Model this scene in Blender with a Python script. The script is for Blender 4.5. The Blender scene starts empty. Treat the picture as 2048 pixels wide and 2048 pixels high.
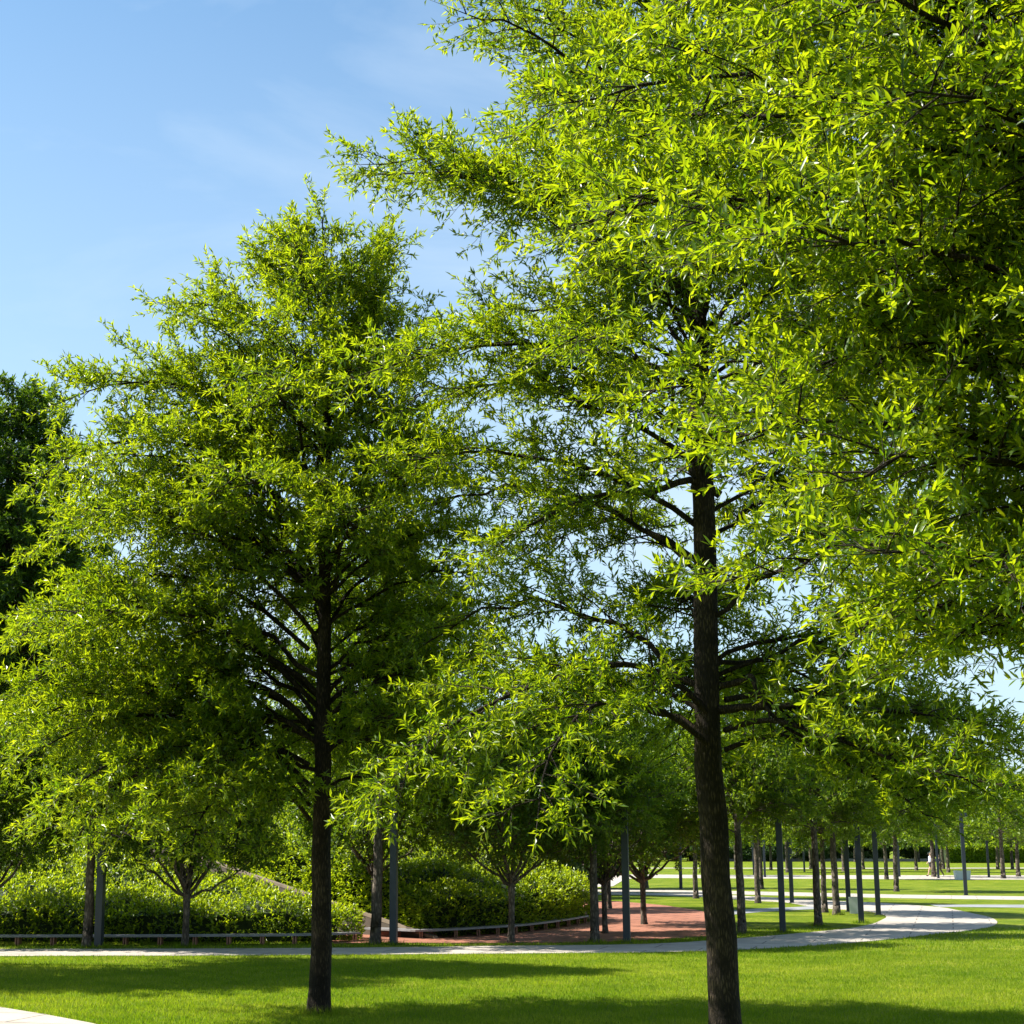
import bpy, math, random
import numpy as np
from mathutils import Vector, Matrix

# ------------------------------------------------------------------ camera
F, CX, CY, HOR, CH = 3250.0, 870.0, 1024.0, 1692.0, 2.3
TH = math.atan((HOR - CY) / F)
sc = bpy.context.scene
cd = bpy.data.cameras.new("camera"); cam = bpy.data.objects.new("camera", cd)
sc.collection.objects.link(cam); sc.camera = cam
cam.location = (0, 0, CH); cam.rotation_euler = (math.pi/2 + TH, 0, 0)
cd.sensor_fit = 'HORIZONTAL'; cd.sensor_width = 36.0
cd.lens = 36.0 * F / 2048.0
cd.shift_x = (1024 - CX) / 2048.0
cd.clip_start = 0.1; cd.clip_end = 8000

# ------------------------------------------------------------------ sky, sun
SUN_EL, SUN_AZ = math.radians(45), math.radians(80)      # azimuth: to the left of straight ahead
w = bpy.data.worlds.new("World"); sc.world = w; w.use_nodes = True
nt = w.node_tree; nt.nodes.clear()
out = nt.nodes.new('ShaderNodeOutputWorld'); bg = nt.nodes.new('ShaderNodeBackground')
sky = nt.nodes.new('ShaderNodeTexSky'); sky.sky_type = 'NISHITA'; sky.sun_disc = False
sky.sun_elevation = SUN_EL; sky.sun_rotation = -SUN_AZ
sky.air_density = 1.0; sky.dust_density = 1.0; sky.ozone_density = 1.0
tc = nt.nodes.new('ShaderNodeTexCoord')
mp = nt.nodes.new('ShaderNodeMapping'); mp.inputs['Scale'].default_value = (1.6, 1.6, 5.5)
mp.inputs['Location'].default_value = (0.35, 0.2, 0.35)
n1 = nt.nodes.new('ShaderNodeTexNoise'); n1.inputs['Scale'].default_value = 1.5
n1.inputs['Detail'].default_value = 7; n1.inputs['Roughness'].default_value = 0.55
n1.inputs['Distortion'].default_value = 0.6
rp = nt.nodes.new('ShaderNodeValToRGB'); rp.color_ramp.elements[0].position = 0.42; rp.color_ramp.elements[1].position = 0.80
rp.color_ramp.elements[0].color = (0.08, 0.08, 0.08, 1)
rp.color_ramp.elements[1].color = (0.6, 0.6, 0.6, 1)
mx = nt.nodes.new('ShaderNodeMix'); mx.data_type = 'RGBA'
nt.links.new(tc.outputs['Generated'], mp.inputs['Vector']); nt.links.new(mp.outputs[0], n1.inputs['Vector'])
nt.links.new(n1.outputs[0], rp.inputs[0])
sx = nt.nodes.new('ShaderNodeSeparateXYZ'); nt.links.new(tc.outputs['Generated'], sx.inputs[0])
mr = nt.nodes.new('ShaderNodeMapRange'); mr.inputs['From Min'].default_value = 0.16; mr.inputs['From Max'].default_value = 0.50
mr.inputs['To Min'].default_value = 0.46; mr.inputs['To Max'].default_value = 0.0
nt.links.new(sx.outputs[2], mr.inputs[0])
am = nt.nodes.new('ShaderNodeMath'); am.operation = 'ADD'; am.use_clamp = True
nt.links.new(rp.outputs[0], am.inputs[0]); nt.links.new(mr.outputs[0], am.inputs[1]); nt.links.new(am.outputs[0], mx.inputs[0])
wb = nt.nodes.new('ShaderNodeMix'); wb.data_type = 'RGBA'; wb.blend_type = 'MULTIPLY'; wb.inputs[0].default_value = 1.0
wb.inputs[7].default_value = (0.95, 1.40, 1.56, 1)
nt.links.new(sky.outputs[0], wb.inputs[6]); nt.links.new(wb.outputs[2], mx.inputs[6]); mx.inputs[7].default_value = (6.6, 7.8, 9.0, 1)
nt.links.new(mx.outputs[2], bg.inputs[0]); nt.links.new(bg.outputs[0], out.inputs[0])
bg.inputs[1].default_value = 0.05
sl = bpy.data.lights.new("sun", 'SUN'); sun = bpy.data.objects.new("sun", sl); sc.collection.objects.link(sun)
sl.energy = 5.0; sl.angle = math.radians(0.53); sl.color = (1.0, 0.95, 0.86)
sd = Vector((-math.sin(SUN_AZ)*math.cos(SUN_EL), math.cos(SUN_AZ)*math.cos(SUN_EL), math.sin(SUN_EL)))
sun.rotation_euler = sd.to_track_quat('Z', 'Y').to_euler()
sun.location = (-60, 40, 80)
vs = sc.view_settings; vs.view_transform = 'Standard'; vs.look = 'None'; vs.exposure = 1.4; vs.gamma = 1.0
cy = sc.cycles
cy.max_bounces = 4; cy.diffuse_bounces = 1; cy.glossy_bounces = 1; cy.transmission_bounces = 2
cy.sample_clamp_indirect = 6.0; cy.use_denoising = True

# ------------------------------------------------------------------ helpers
ct, st = math.cos(TH), math.sin(TH)
def G(px, py, z=0.0):
    yc = F*ct + (py-CY)*st; zc = F*st - (py-CY)*ct
    k = (z - CH)/zc
    return ((px-CX)*k, yc*k)
def ZY(py, Y):                       # height of a picture row at ground distance Y
    yc = F*ct + (py-CY)*st; zc = F*st - (py-CY)*ct
    return CH + Y*zc/yc
def XY(px, py, Y):
    yc = F*ct + (py-CY)*st
    return (px-CX)*Y/yc

def tag(o, label=None, cat=None, group=None, kind=None):
    if label: o['label'] = label
    if cat: o['category'] = cat
    if group: o['group'] = group
    if kind: o['kind'] = kind
    return o
def empty(name, loc, rz=0.0):
    o = bpy.data.objects.new(name, None); sc.collection.objects.link(o)
    o.location = loc; o.rotation_euler = (0, 0, rz); o.empty_display_size = 0.2
    return o
def link(name, me, parent=None):
    o = bpy.data.objects.new(name, me); sc.collection.objects.link(o)
    if parent is not None: o.parent = parent
    return o
def copy_tree(o, parent=None):
    c = o.copy(); sc.collection.objects.link(c); c.parent = parent
    for ch in list(o.children): copy_tree(ch, c)
    return c
def mesh_np(name, V, faces, mats, midx=None, smooth=False, tint=None):
    """V (n,3); faces: list of int arrays (k, sides)"""
    me = bpy.data.meshes.new(name)
    V = np.asarray(V, dtype=np.float32)
    faces = [np.asarray(f, dtype=np.int32) for f in faces if len(f)]
    loops = np.concatenate([f.ravel() for f in faces])
    tot = np.concatenate([np.full(len(f), f.shape[1], dtype=np.int32) for f in faces])
    start = np.concatenate([[0], np.cumsum(tot)[:-1]]).astype(np.int32)
    me.vertices.add(len(V)); me.vertices.foreach_set('co', V.ravel())
    me.loops.add(len(loops)); me.loops.foreach_set('vertex_index', loops)
    me.polygons.add(len(tot)); me.polygons.foreach_set('loop_start', start); me.polygons.foreach_set('loop_total', tot)
    for m in mats: me.materials.append(m)
    if midx is not None: me.polygons.foreach_set('material_index', np.asarray(midx, dtype=np.int32))
    if smooth is not False:
        sm = np.full(len(tot), True) if smooth is True else smooth
        me.polygons.foreach_set('use_smooth', sm)
    if tint is not None:
        a = me.attributes.new('tint', 'FLOAT', 'POINT'); a.data.foreach_set('value', np.asarray(tint, dtype=np.float32))
    me.update(calc_edges=True)
    return me

class MB:
    def __init__(s): s.v = []; s.f = []
    def quad(s, *p):
        i = len(s.v); s.v += [tuple(q) for q in p]; s.f.append(tuple(range(i, i+len(p)))); return s
    def box(s, x0, y0, z0, x1, y1, z1, M=None):
        i = len(s.v)
        P = [(x0,y0,z0),(x1,y0,z0),(x1,y1,z0),(x0,y1,z0),(x0,y0,z1),(x1,y0,z1),(x1,y1,z1),(x0,y1,z1)]
        if M is not None: P = [tuple(M @ Vector(p)) for p in P]
        s.v += P
        s.f += [tuple(i+k for k in q) for q in ((3,2,1,0),(4,5,6,7),(0,1,5,4),(1,2,6,5),(2,3,7,6),(3,0,4,7))]
        return s
    def build(s, name, mat, parent=None, smooth=False, bevel=0):
        me = bpy.data.meshes.new(name); me.from_pydata(s.v, [], s.f); me.materials.append(mat)
        me.update()
        if smooth:
            for p in me.polygons: p.use_smooth = True
        o = link(name, me, parent)
        if bevel:
            b = o.modifiers.new('bevel', 'BEVEL'); b.width = bevel; b.segments = 2; b.limit_method = 'ANGLE'
        return o

# ------------------------------------------------------------------ materials
def newmat(name):
    m = bpy.data.materials.new(name); m.use_nodes = True; m.node_tree.nodes.clear()
    o = m.node_tree.nodes.new('ShaderNodeOutputMaterial'); return m, m.node_tree, o
def N(nt, t, **k):
    n = nt.nodes.new('ShaderNode'+t)
    for a, b in k.items():
        if a in n.inputs: n.inputs[a].default_value = b
        else: setattr(n, a, b)
    return n
def ramp(nt, stops):
    r = N(nt, 'ValToRGB'); e = r.color_ramp.elements
    while len(e) < len(stops): e.new(0.5)
    for k, (p, c) in enumerate(stops): e[k].position = p; e[k].color = (*c, 1)
    return r
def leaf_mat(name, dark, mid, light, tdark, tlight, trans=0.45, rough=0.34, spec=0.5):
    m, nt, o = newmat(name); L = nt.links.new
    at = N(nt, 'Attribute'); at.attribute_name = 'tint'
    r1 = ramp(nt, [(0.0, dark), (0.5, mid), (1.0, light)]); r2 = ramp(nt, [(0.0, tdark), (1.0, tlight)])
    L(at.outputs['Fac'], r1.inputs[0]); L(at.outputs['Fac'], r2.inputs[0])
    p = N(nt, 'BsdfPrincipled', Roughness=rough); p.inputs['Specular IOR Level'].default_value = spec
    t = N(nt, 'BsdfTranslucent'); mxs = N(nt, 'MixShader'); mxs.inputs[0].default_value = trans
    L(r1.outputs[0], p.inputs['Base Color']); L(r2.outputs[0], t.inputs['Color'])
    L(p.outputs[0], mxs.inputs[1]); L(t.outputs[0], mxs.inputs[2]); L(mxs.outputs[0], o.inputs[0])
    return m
def noisy(name, stops, scale=3.0, detail=6, rough=0.8, bump=0.0, bscale=None, coord='Object', stretch=(1,1,1), metallic=0.0, spec=0.3):
    m, nt, o = newmat(name); L = nt.links.new
    c = N(nt, 'TexCoord'); mpn = N(nt, 'Mapping'); mpn.inputs['Scale'].default_value = stretch
    n = N(nt, 'TexNoise', Scale=scale, Detail=detail, Roughness=0.62)
    r = ramp(nt, stops); p = N(nt, 'BsdfPrincipled', Roughness=rough, Metallic=metallic)
    p.inputs['Specular IOR Level'].default_value = spec
    L(c.outputs[coord], mpn.inputs[0]); L(mpn.outputs[0], n.inputs[0]); L(n.outputs[0], r.inputs[0])
    L(r.outputs[0], p.inputs['Base Color']); L(p.outputs[0], o.inputs[0])
    if bump:
        n2 = N(nt, 'TexNoise', Scale=bscale or scale*4, Detail=5); b = N(nt, 'Bump', Strength=bump, Distance=0.03)
        L(mpn.outputs[0], n2.inputs[0]); L(n2.outputs[0], b.inputs['Height']); L(b.outputs[0], p.inputs['Normal'])
    return m
def bark_mat(name, a, b, c, vs_=(9, 9, 1.6), strength=1.0):
    m, nt, o = newmat(name); L = nt.links.new
    tcn = N(nt, 'TexCoord'); mpn = N(nt, 'Mapping'); mpn.inputs['Scale'].default_value = vs_
    n = N(nt, 'TexNoise', Scale=2.2, Detail=8, Roughness=0.7, Distortion=0.7)
    v = N(nt, 'TexVoronoi', Scale=2.6); v.feature = 'DISTANCE_TO_EDGE'
    L(tcn.outputs['Object'], mpn.inputs[0])
    # warp the cells with noise so the furrows wander
    va = N(nt, 'VectorMath'); va.operation = 'MULTIPLY_ADD'; va.inputs[1].default_value = (0.5, 0.5, 0.5)
    L(mpn.outputs[0], n.inputs[0]); L(n.outputs['Color'], va.inputs[0]); L(mpn.outputs[0], va.inputs[2]); L(va.outputs[0], v.inputs[0])
    r = ramp(nt, [(0.25, a), (0.55, b), (0.8, c)])
    n3 = N(nt, 'TexNoise', Scale=3.0, Detail=4); L(tcn.outputs['Object'], n3.inputs[0])
    mu = N(nt, 'Math'); mu.operation = 'MULTIPLY_ADD'; mu.inputs[1].default_value = 0.9; L(v.outputs['Distance'], mu.inputs[0]); 
    sb = N(nt, 'Math'); sb.operation = 'MULTIPLY'; sb.inputs[1].default_value = 0.85; L(n3.outputs[0], sb.inputs[0]); L(sb.outputs[0], mu.inputs[2])
    L(mu.outputs[0], r.inputs[0])
    p = N(nt, 'BsdfPrincipled', Roughness=0.9); p.inputs['Specular IOR Level'].default_value = 0.2
    L(r.outputs[0], p.inputs['Base Color'])
    ad = N(nt, 'Math'); ad.operation = 'ADD'; L(v.outputs['Distance'], ad.inputs[0]); L(n.outputs[0], ad.inputs[1])
    bm = N(nt, 'Bump', Strength=strength, Distance=0.03); L(ad.outputs[0], bm.inputs['Height']); L(bm.outputs[0], p.inputs['Normal'])
    L(p.outputs[0], o.inputs[0]); return m

M = {}
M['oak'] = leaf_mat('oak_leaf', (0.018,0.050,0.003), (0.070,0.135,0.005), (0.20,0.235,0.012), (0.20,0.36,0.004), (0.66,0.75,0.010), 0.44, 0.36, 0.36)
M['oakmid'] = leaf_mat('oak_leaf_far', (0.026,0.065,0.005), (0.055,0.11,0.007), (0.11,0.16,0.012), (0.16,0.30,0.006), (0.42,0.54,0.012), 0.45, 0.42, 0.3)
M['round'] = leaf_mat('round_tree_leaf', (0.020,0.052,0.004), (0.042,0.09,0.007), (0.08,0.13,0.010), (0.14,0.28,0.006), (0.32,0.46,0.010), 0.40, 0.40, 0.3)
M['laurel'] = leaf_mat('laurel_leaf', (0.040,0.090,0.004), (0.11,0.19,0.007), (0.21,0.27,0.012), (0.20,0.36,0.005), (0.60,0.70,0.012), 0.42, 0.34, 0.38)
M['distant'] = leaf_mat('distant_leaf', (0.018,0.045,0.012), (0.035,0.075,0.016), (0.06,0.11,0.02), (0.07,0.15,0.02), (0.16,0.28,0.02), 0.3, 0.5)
M['shadedoak'] = leaf_mat('shaded_oak_leaf', (0.016,0.045,0.004), (0.032,0.078,0.006), (0.065,0.12,0.010), (0.08,0.18,0.004), (0.24,0.38,0.01), 0.34, 0.42, 0.35)  # left-edge oak: shade of its side away from the sun put into leaf colour
M['pinef'] = leaf_mat('conifer_needles', (0.015,0.035,0.018), (0.028,0.055,0.028), (0.045,0.08,0.035), (0.03,0.06,0.02), (0.06,0.11,0.03), 0.2, 0.6)
M['shrub'] = leaf_mat('pale_shrub_leaf', (0.06,0.11,0.05), (0.13,0.19,0.09), (0.30,0.34,0.22), (0.15,0.25,0.05), (0.35,0.42,0.18), 0.35, 0.5)
M['bark'] = bark_mat('oak_bark', (0.006,0.0045,0.003), (0.022,0.016,0.010), (0.075,0.056,0.033), (14,14,3.2), 1.0)
M['barkmid'] = bark_mat('young_bark', (0.022,0.018,0.014), (0.080,0.065,0.050), (0.19,0.155,0.12), (6,6,2.5), 0.5)
M['twig'] = noisy('twig_bark', [(0.3,(0.022,0.016,0.010)),(0.7,(0.06,0.045,0.03))], 8)
M['pole'] = noisy('pole_paint', [(0.3,(0.014,0.021,0.032)),(0.7,(0.022,0.032,0.046))], 2.0, rough=0.42, spec=0.5)
M['polehead'] = noisy('lamp_head', [(0.3,(0.03,0.042,0.058)),(0.7,(0.045,0.06,0.078))], 2.0, rough=0.4)
M['lens'] = noisy('lamp_lens', [(0.3,(0.5,0.52,0.52)),(0.7,(0.6,0.6,0.6))], 2.0, rough=0.3)
M['bin'] = noisy('bin_paint', [(0.3,(0.52,0.54,0.55)),(0.7,(0.62,0.63,0.63))], 2.5, rough=0.5)
M['bindark'] = noisy('bin_opening', [(0.3,(0.02,0.02,0.02)),(0.7,(0.03,0.03,0.03))], 2.5, rough=0.5)
M['bench'] = noisy('bench_top', [(0.3,(0.17,0.17,0.18)),(0.7,(0.27,0.26,0.26))], 5, rough=0.55)
M['leg'] = noisy('bench_leg', [(0.3,(0.26,0.12,0.075)),(0.7,(0.36,0.18,0.11))], 8, rough=0.5)
M['coping'] = noisy('coping_stone', [(0.3,(0.13,0.10,0.07)),(0.7,(0.22,0.17,0.12))], 3, rough=0.7)
M['terracotta'] = noisy('terracotta_step', [(0.3,(0.17,0.07,0.045)),(0.7,(0.24,0.10,0.065))], 4, rough=0.75)
M['rampwall'] = noisy('ramp_wall', [(0.3,(0.05,0.04,0.03)),(0.7,(0.09,0.07,0.05))], 3, rough=0.8)
M['graywall'] = noisy('low_wall', [(0.3,(0.17,0.165,0.16)),(0.7,(0.26,0.25,0.24))], 0.6, rough=0.85)
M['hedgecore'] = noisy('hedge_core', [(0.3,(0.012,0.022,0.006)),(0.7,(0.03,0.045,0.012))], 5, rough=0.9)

def paving(name, c1, c2, joint, sx, sy, mortar=0.006, rot=0.0, fine=40):
    m, nt, o = newmat(name); L = nt.links.new
    tcn = N(nt, 'TexCoord'); mpn = N(nt, 'Mapping'); mpn.inputs['Rotation'].default_value = (0,0,rot)
    br = N(nt, 'TexBrick', Scale=1.0); br.inputs['Color1'].default_value = (*c1,1); br.inputs['Color2'].default_value = (*c2,1)
    br.inputs['Mortar'].default_value = (*joint,1); br.inputs['Mortar Size'].default_value = mortar
    br.inputs['Brick Width'].default_value = sx; br.inputs['Row Height'].default_value = sy
    n = N(nt, 'TexNoise', Scale=1.3, Detail=8, Roughness=0.65); n2 = N(nt, 'TexNoise', Scale=fine, Detail=3)
    L(tcn.outputs['Object'], mpn.inputs[0]); L(mpn.outputs[0], br.inputs[0]); L(tcn.outputs['Object'], n.inputs[0]); L(tcn.outputs['Object'], n2.inputs[0])
    r = ramp(nt, [(0.28,(0.70,0.69,0.68)),(0.72,(1.12,1.10,1.07))])
    L(n.outputs[0], r.inputs[0])
    mm = N(nt, 'Mix'); mm.data_type = 'RGBA'; mm.blend_type = 'MULTIPLY'; mm.inputs[0].default_value = 1.0
    L(br.outputs[0], mm.inputs[6]); L(r.outputs[0], mm.inputs[7])
    r2 = ramp(nt, [(0.3,(0.9,0.9,0.9)),(0.7,(1.05,1.05,1.05))]); L(n2.outputs[0], r2.inputs[0])
    m2 = N(nt, 'Mix'); m2.data_type = 'RGBA'; m2.blend_type = 'MULTIPLY'; m2.inputs[0].default_value = 1.0
    L(mm.outputs[2], m2.inputs[6]); L(r2.outputs[0], m2.inputs[7])
    p = N(nt, 'BsdfPrincipled', Roughness=0.85); p.inputs['Specular IOR Level'].default_value = 0.25
    bm = N(nt, 'Bump', Strength=0.25, Distance=0.01); L(n2.outputs[0], bm.inputs['Height']); L(bm.outputs[0], p.inputs['Normal'])
    L(m2.outputs[2], p.inputs['Base Color']); L(p.outputs[0], o.inputs[0]); return m
M['path'] = paving('pale_path', (0.40,0.36,0.31), (0.44,0.395,0.345), (0.17,0.155,0.14), 2.2, 1.1, 0.022, 0.3)
M['plaza'] = paving('red_paving', (0.31,0.128,0.08), (0.36,0.155,0.10), (0.09,0.04,0.03), 1.2, 0.6, 0.03, 0.5)
M['gravel'] = paving('grey_gravel', (0.24,0.25,0.27), (0.27,0.28,0.30), (0.20,0.21,0.22), 3.0, 1.5, 0.01, 0.2, 25)

# lawn
m, nt2, o = newmat('lawn'); L = nt2.links.new
tcn = N(nt2,'TexCoord'); na = N(nt2,'TexNoise',Scale=0.55,Detail=9,Roughness=0.72); nb = N(nt2,'TexNoise',Scale=9.0,Detail=6,Roughness=0.7); nc = N(nt2,'TexNoise',Scale=60,Detail=2)
mps = N(nt2,'Mapping'); mps.inputs['Scale'].default_value = (1.0,1.0,1.0)
L(tcn.outputs['Object'], mps.inputs[0])
for q in (na,nb,nc): L(mps.outputs[0], q.inputs[0])
ra = ramp(nt2, [(0.3,(0.060,0.105,0.005)),(0.5,(0.13,0.185,0.009)),(0.68,(0.26,0.27,0.035))])
rb = ramp(nt2, [(0.25,(0.6,0.62,0.55)),(0.75,(1.3,1.25,1.2))])
mm = N(nt2,'Mix'); mm.data_type='RGBA'; mm.blend_type='MULTIPLY'; mm.inputs[0].default_value=1
L(na.outputs[0], ra.inputs[0]); L(nb.outputs[0], rb.inputs[0]); L(ra.outputs[0], mm.inputs[6]); L(rb.outputs[0], mm.inputs[7])
p = N(nt2,'BsdfPrincipled',Roughness=0.75); p.inputs['Specular IOR Level'].default_value=0.06

bm = N(nt2,'Bump',Strength=0.8,Distance=0.04); ad = N(nt2,'Math'); ad.operation='ADD'
L(nb.outputs[0],ad.inputs[0]); L(nc.outputs[0],ad.inputs[1]); L(ad.outputs[0],bm.inputs['Height']); L(bm.outputs[0],p.inputs['Normal'])
L(mm.outputs[2],p.inputs['Base Color']); L(p.outputs[0],o.inputs[0]); M['lawn']=m
M['blade'] = leaf_mat('grass_blade', (0.07,0.13,0.004), (0.13,0.19,0.010), (0.31,0.31,0.045), (0.18,0.34,0.004), (0.50,0.60,0.015), 0.42, 0.6, 0.12)

# ------------------------------------------------------------------ ground sheets
def poly_px(pts, z=0.0): return [(*G(x, y), z) for x, y in pts]
def smooth_pts(P, n=4, closed=True):
    P = [Vector(p) for p in P]; out = []; m_ = len(P)
    rng = range(m_ if closed else m_-1)
    for i in rng:
        if closed: a, b, c, d = P[i-1], P[i], P[(i+1) % m_], P[(i+2) % m_]
        else: a, b, c, d = P[max(i-1,0)], P[i], P[i+1], P[min(i+2,m_-1)]
        for k in range(n):
            t = k/n
            out.append(0.5*((2*b)+(c-a)*t+(2*a-5*b+4*c-d)*t*t+(3*b-a-3*c+d)*t**3))
    if not closed: out.append(P[-1])
    return out
def sheet(name, pts, mat, z, thick=0.0):
    from mathutils.geometry import tessellate_polygon
    pts = [Vector((p[0], p[1], z)) for p in pts]
    tris = tessellate_polygon([pts])
    n = len(pts); v = [tuple(p) for p in pts]; f = []
    for t in tris:
        a, b, c = (pts[i] for i in t)
        t = tuple(t) if (b-a).cross(c-a).z > 0 else tuple(reversed(t))
        f.append(t)
    if thick:
        v += [(p.x, p.y, z-thick) for p in pts]
        for i in range(n):
            j = (i+1) % n; f.append((i, j, n+j, n+i))
    me = bpy.data.meshes.new(name); me.from_pydata(v, [], f); me.materials.append(mat); me.update()
    o = link(name, me); tag(o, kind='structure'); return o

S = 2500.0
g = MB(); g.quad((-S,-S,0),(S,-S,0),(S,S,0),(-S,S,0)); lawn = g.build('lawn', M['lawn']); tag(lawn, kind='structure')

# main white path: sweeps round the right-hand end and runs back to the left
outer = [(-260,1914),(0,1913),(350,1912),(700,1910),(1000,1908),(1300,1905),(1500,1892.6+6),(1700,1886),(1796,1877.5),(1863,1869),(1925,1863),(1966,1857),(1990,1850),(1994,1843),(1980,1835),(1954,1829),(1911,1820),(1877,1814.6),(1783,1807.5),(1727,1804.5),(1642,1801),(1585,1797.5),(1500,1793),(1410,1788),(1300,1786),(1215,1784),(1100,1784)]
inner = [(1100,1789),(1225,1789.5),(1300,1790.5),(1410,1794),(1500,1801),(1571,1805),(1613,1812),(1664,1818),(1698,1820),(1735,1823),(1762,1828),(1773,1834.5),(1760,1842),(1745,1848),(1700,1857),(1600,1867),(1500,1875.6),(1300,1888.6),(1000,1892.5),(700,1896.3),(350,1898.3),(0,1898.7),(-260,1899)]
Pm = [(*G(x,y),0) for x,y in outer+inner]
main_path = sheet('path', [*smooth_pts(Pm[:len(outer)],3,False), *smooth_pts(Pm[len(outer):],3,False)], M['path'], 0.012, 0.03)
corner = sheet('path', [(*G(x,y),0) for x,y in [(-400,1960),(-200,1985),(0,2015.5),(95,2031),(185,2048),(330,2085),(420,2160),(-400,2250)]], M['path'], 0.012, 0.03)
strip2 = sheet('path', [(*G(x,y),0) for x,y in [(1100,1786.0-6.5),(1300,1779.6),(1500,1783),(1800,1789.5),(2048,1793),(2300,1796),(2300,1803),(2048,1800),(1800,1796.5),(1600,1792),(1500,1790-0.5),(1300,1784),(1100,1782.5)]], M['path'], 0.008, 0.02)
strip3 = sheet('path', [(*G(x,y),0) for x,y in [(1100,1748),(1500,1750.5),(2300,1751),(2300,1760),(1900,1759),(1500,1757),(1100,1755)]], M['path'], 0.008, 0.02)
strip4 = sheet('path', [(*G(x,y),0) for x,y in [(1100,1735.0),(1600,1736),(2300,1735),(2300,1736.6),(1600,1737.4),(1100,1736.5)]], M['path'], 0.006, 0.02)
backarea = sheet('path', [(*G(x,y),0) for x,y in [(1180,1775),(1226,1773),(1244,1762),(1270,1756),(1200,1756),(1150,1765)]], M['path'], 0.016, 0.02)
gravel1 = sheet('gravel_path', [(*G(x,y),0) for x,y in [(1440,1826),(1470,1821),(1520,1817),(1571,1815.5),(1624,1812.5),(1640,1818),(1571,1821),(1510,1825),(1470,1829)]], M['gravel'], 0.008, 0.02)
gravel2 = sheet('gravel_path', [(*G(x,y),0) for x,y in [(1860,1809.8),(1950,1809.5),(2300,1810.5),(2300,1817),(2048,1815.5),(1950,1814.5),(1880,1814)]], M['gravel'], 0.008, 0.02)
plazap = [(640,1887.5),(763,1886.8),(900,1887.5),(1100,1886),(1200,1884),(1300,1880),(1410,1873),(1455,1862),(1472,1853),(1455,1841),(1440,1835),(1400,1822),(1333,1812),(1294,1808),(1255,1805),(1221,1803),(1160,1801),(1130,1806),(1150,1835),(1120,1850),(1000,1862),(850,1868),(700,1866),(640,1872)]
plaza = sheet('plaza', [(*G(x,y),0) for x,y in plazap], M['plaza'], 0.020, 0.03)

def in_poly(px, py, poly):
    poly = np.array([(p[0], p[1]) for p in poly]); x, y = px, py
    ins = np.zeros(len(x), bool); j = len(poly)-1
    for i in range(len(poly)):
        xi, yi = poly[i]; xj, yj = poly[j]
        c = ((yi > y) != (yj > y)) & (x < (xj-xi)*(y-yi)/(yj-yi+1e-12)+xi)
        ins ^= c; j = i
    return ins

# ------------------------------------------------------------------ leaves
def norm(a): return a/np.maximum(np.linalg.norm(a, axis=1, keepdims=True), 1e-9)
def leaves_geo(P, D, U, Ln, Wd, rng, rich=False, fold=0.18, droop=0.12, oval=False):
    """leaf blades. P base, D direction, U rough up"""
    n = len(P); D = norm(D); Sx = norm(np.cross(D, U)); Nn = np.cross(Sx, D)
    Ln = Ln[:,None]; Wd = Wd[:,None]
    if rich:
        cur = (rng.random((n,1))*1.6-0.5)*droop
        def pt(t, s): return P + D*Ln*t + Sx*Wd*s + Nn*(abs(s)*fold*Wd*1.6 - cur*Ln*t*t)
        V = np.stack([pt(0,0), pt(.30,-.42), pt(.30,.42), pt(.68,-.40), pt(.68,.40), pt(.33,0), pt(.68,0), pt(1.0,0)], 1).reshape(-1,3)
        b = (np.arange(n)*8)[:,None]
        tri = np.concatenate([b+np.array([[0,5,1]]), b+np.array([[0,2,5]]), b+np.array([[3,6,7]]), b+np.array([[6,4,7]])])
        qd = np.concatenate([b+np.array([[1,5,6,3]]), b+np.array([[5,2,4,6]])])
        return V, tri, qd, 8
    t = 0.5 if oval else 0.45
    V = np.stack([P, P+D*Ln*t - Sx*Wd*.5 + Nn*Wd*fold, P+D*Ln*t + Sx*Wd*.5 + Nn*Wd*fold, P+D*Ln - Nn*Ln*droop], 1).reshape(-1,3)
    b = (np.arange(n)*4)[:,None]
    tri = np.concatenate([b+np.array([[0,3,1]]), b+np.array([[0,2,3]])])
    return V, tri, np.zeros((0,4), int), 4

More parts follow.
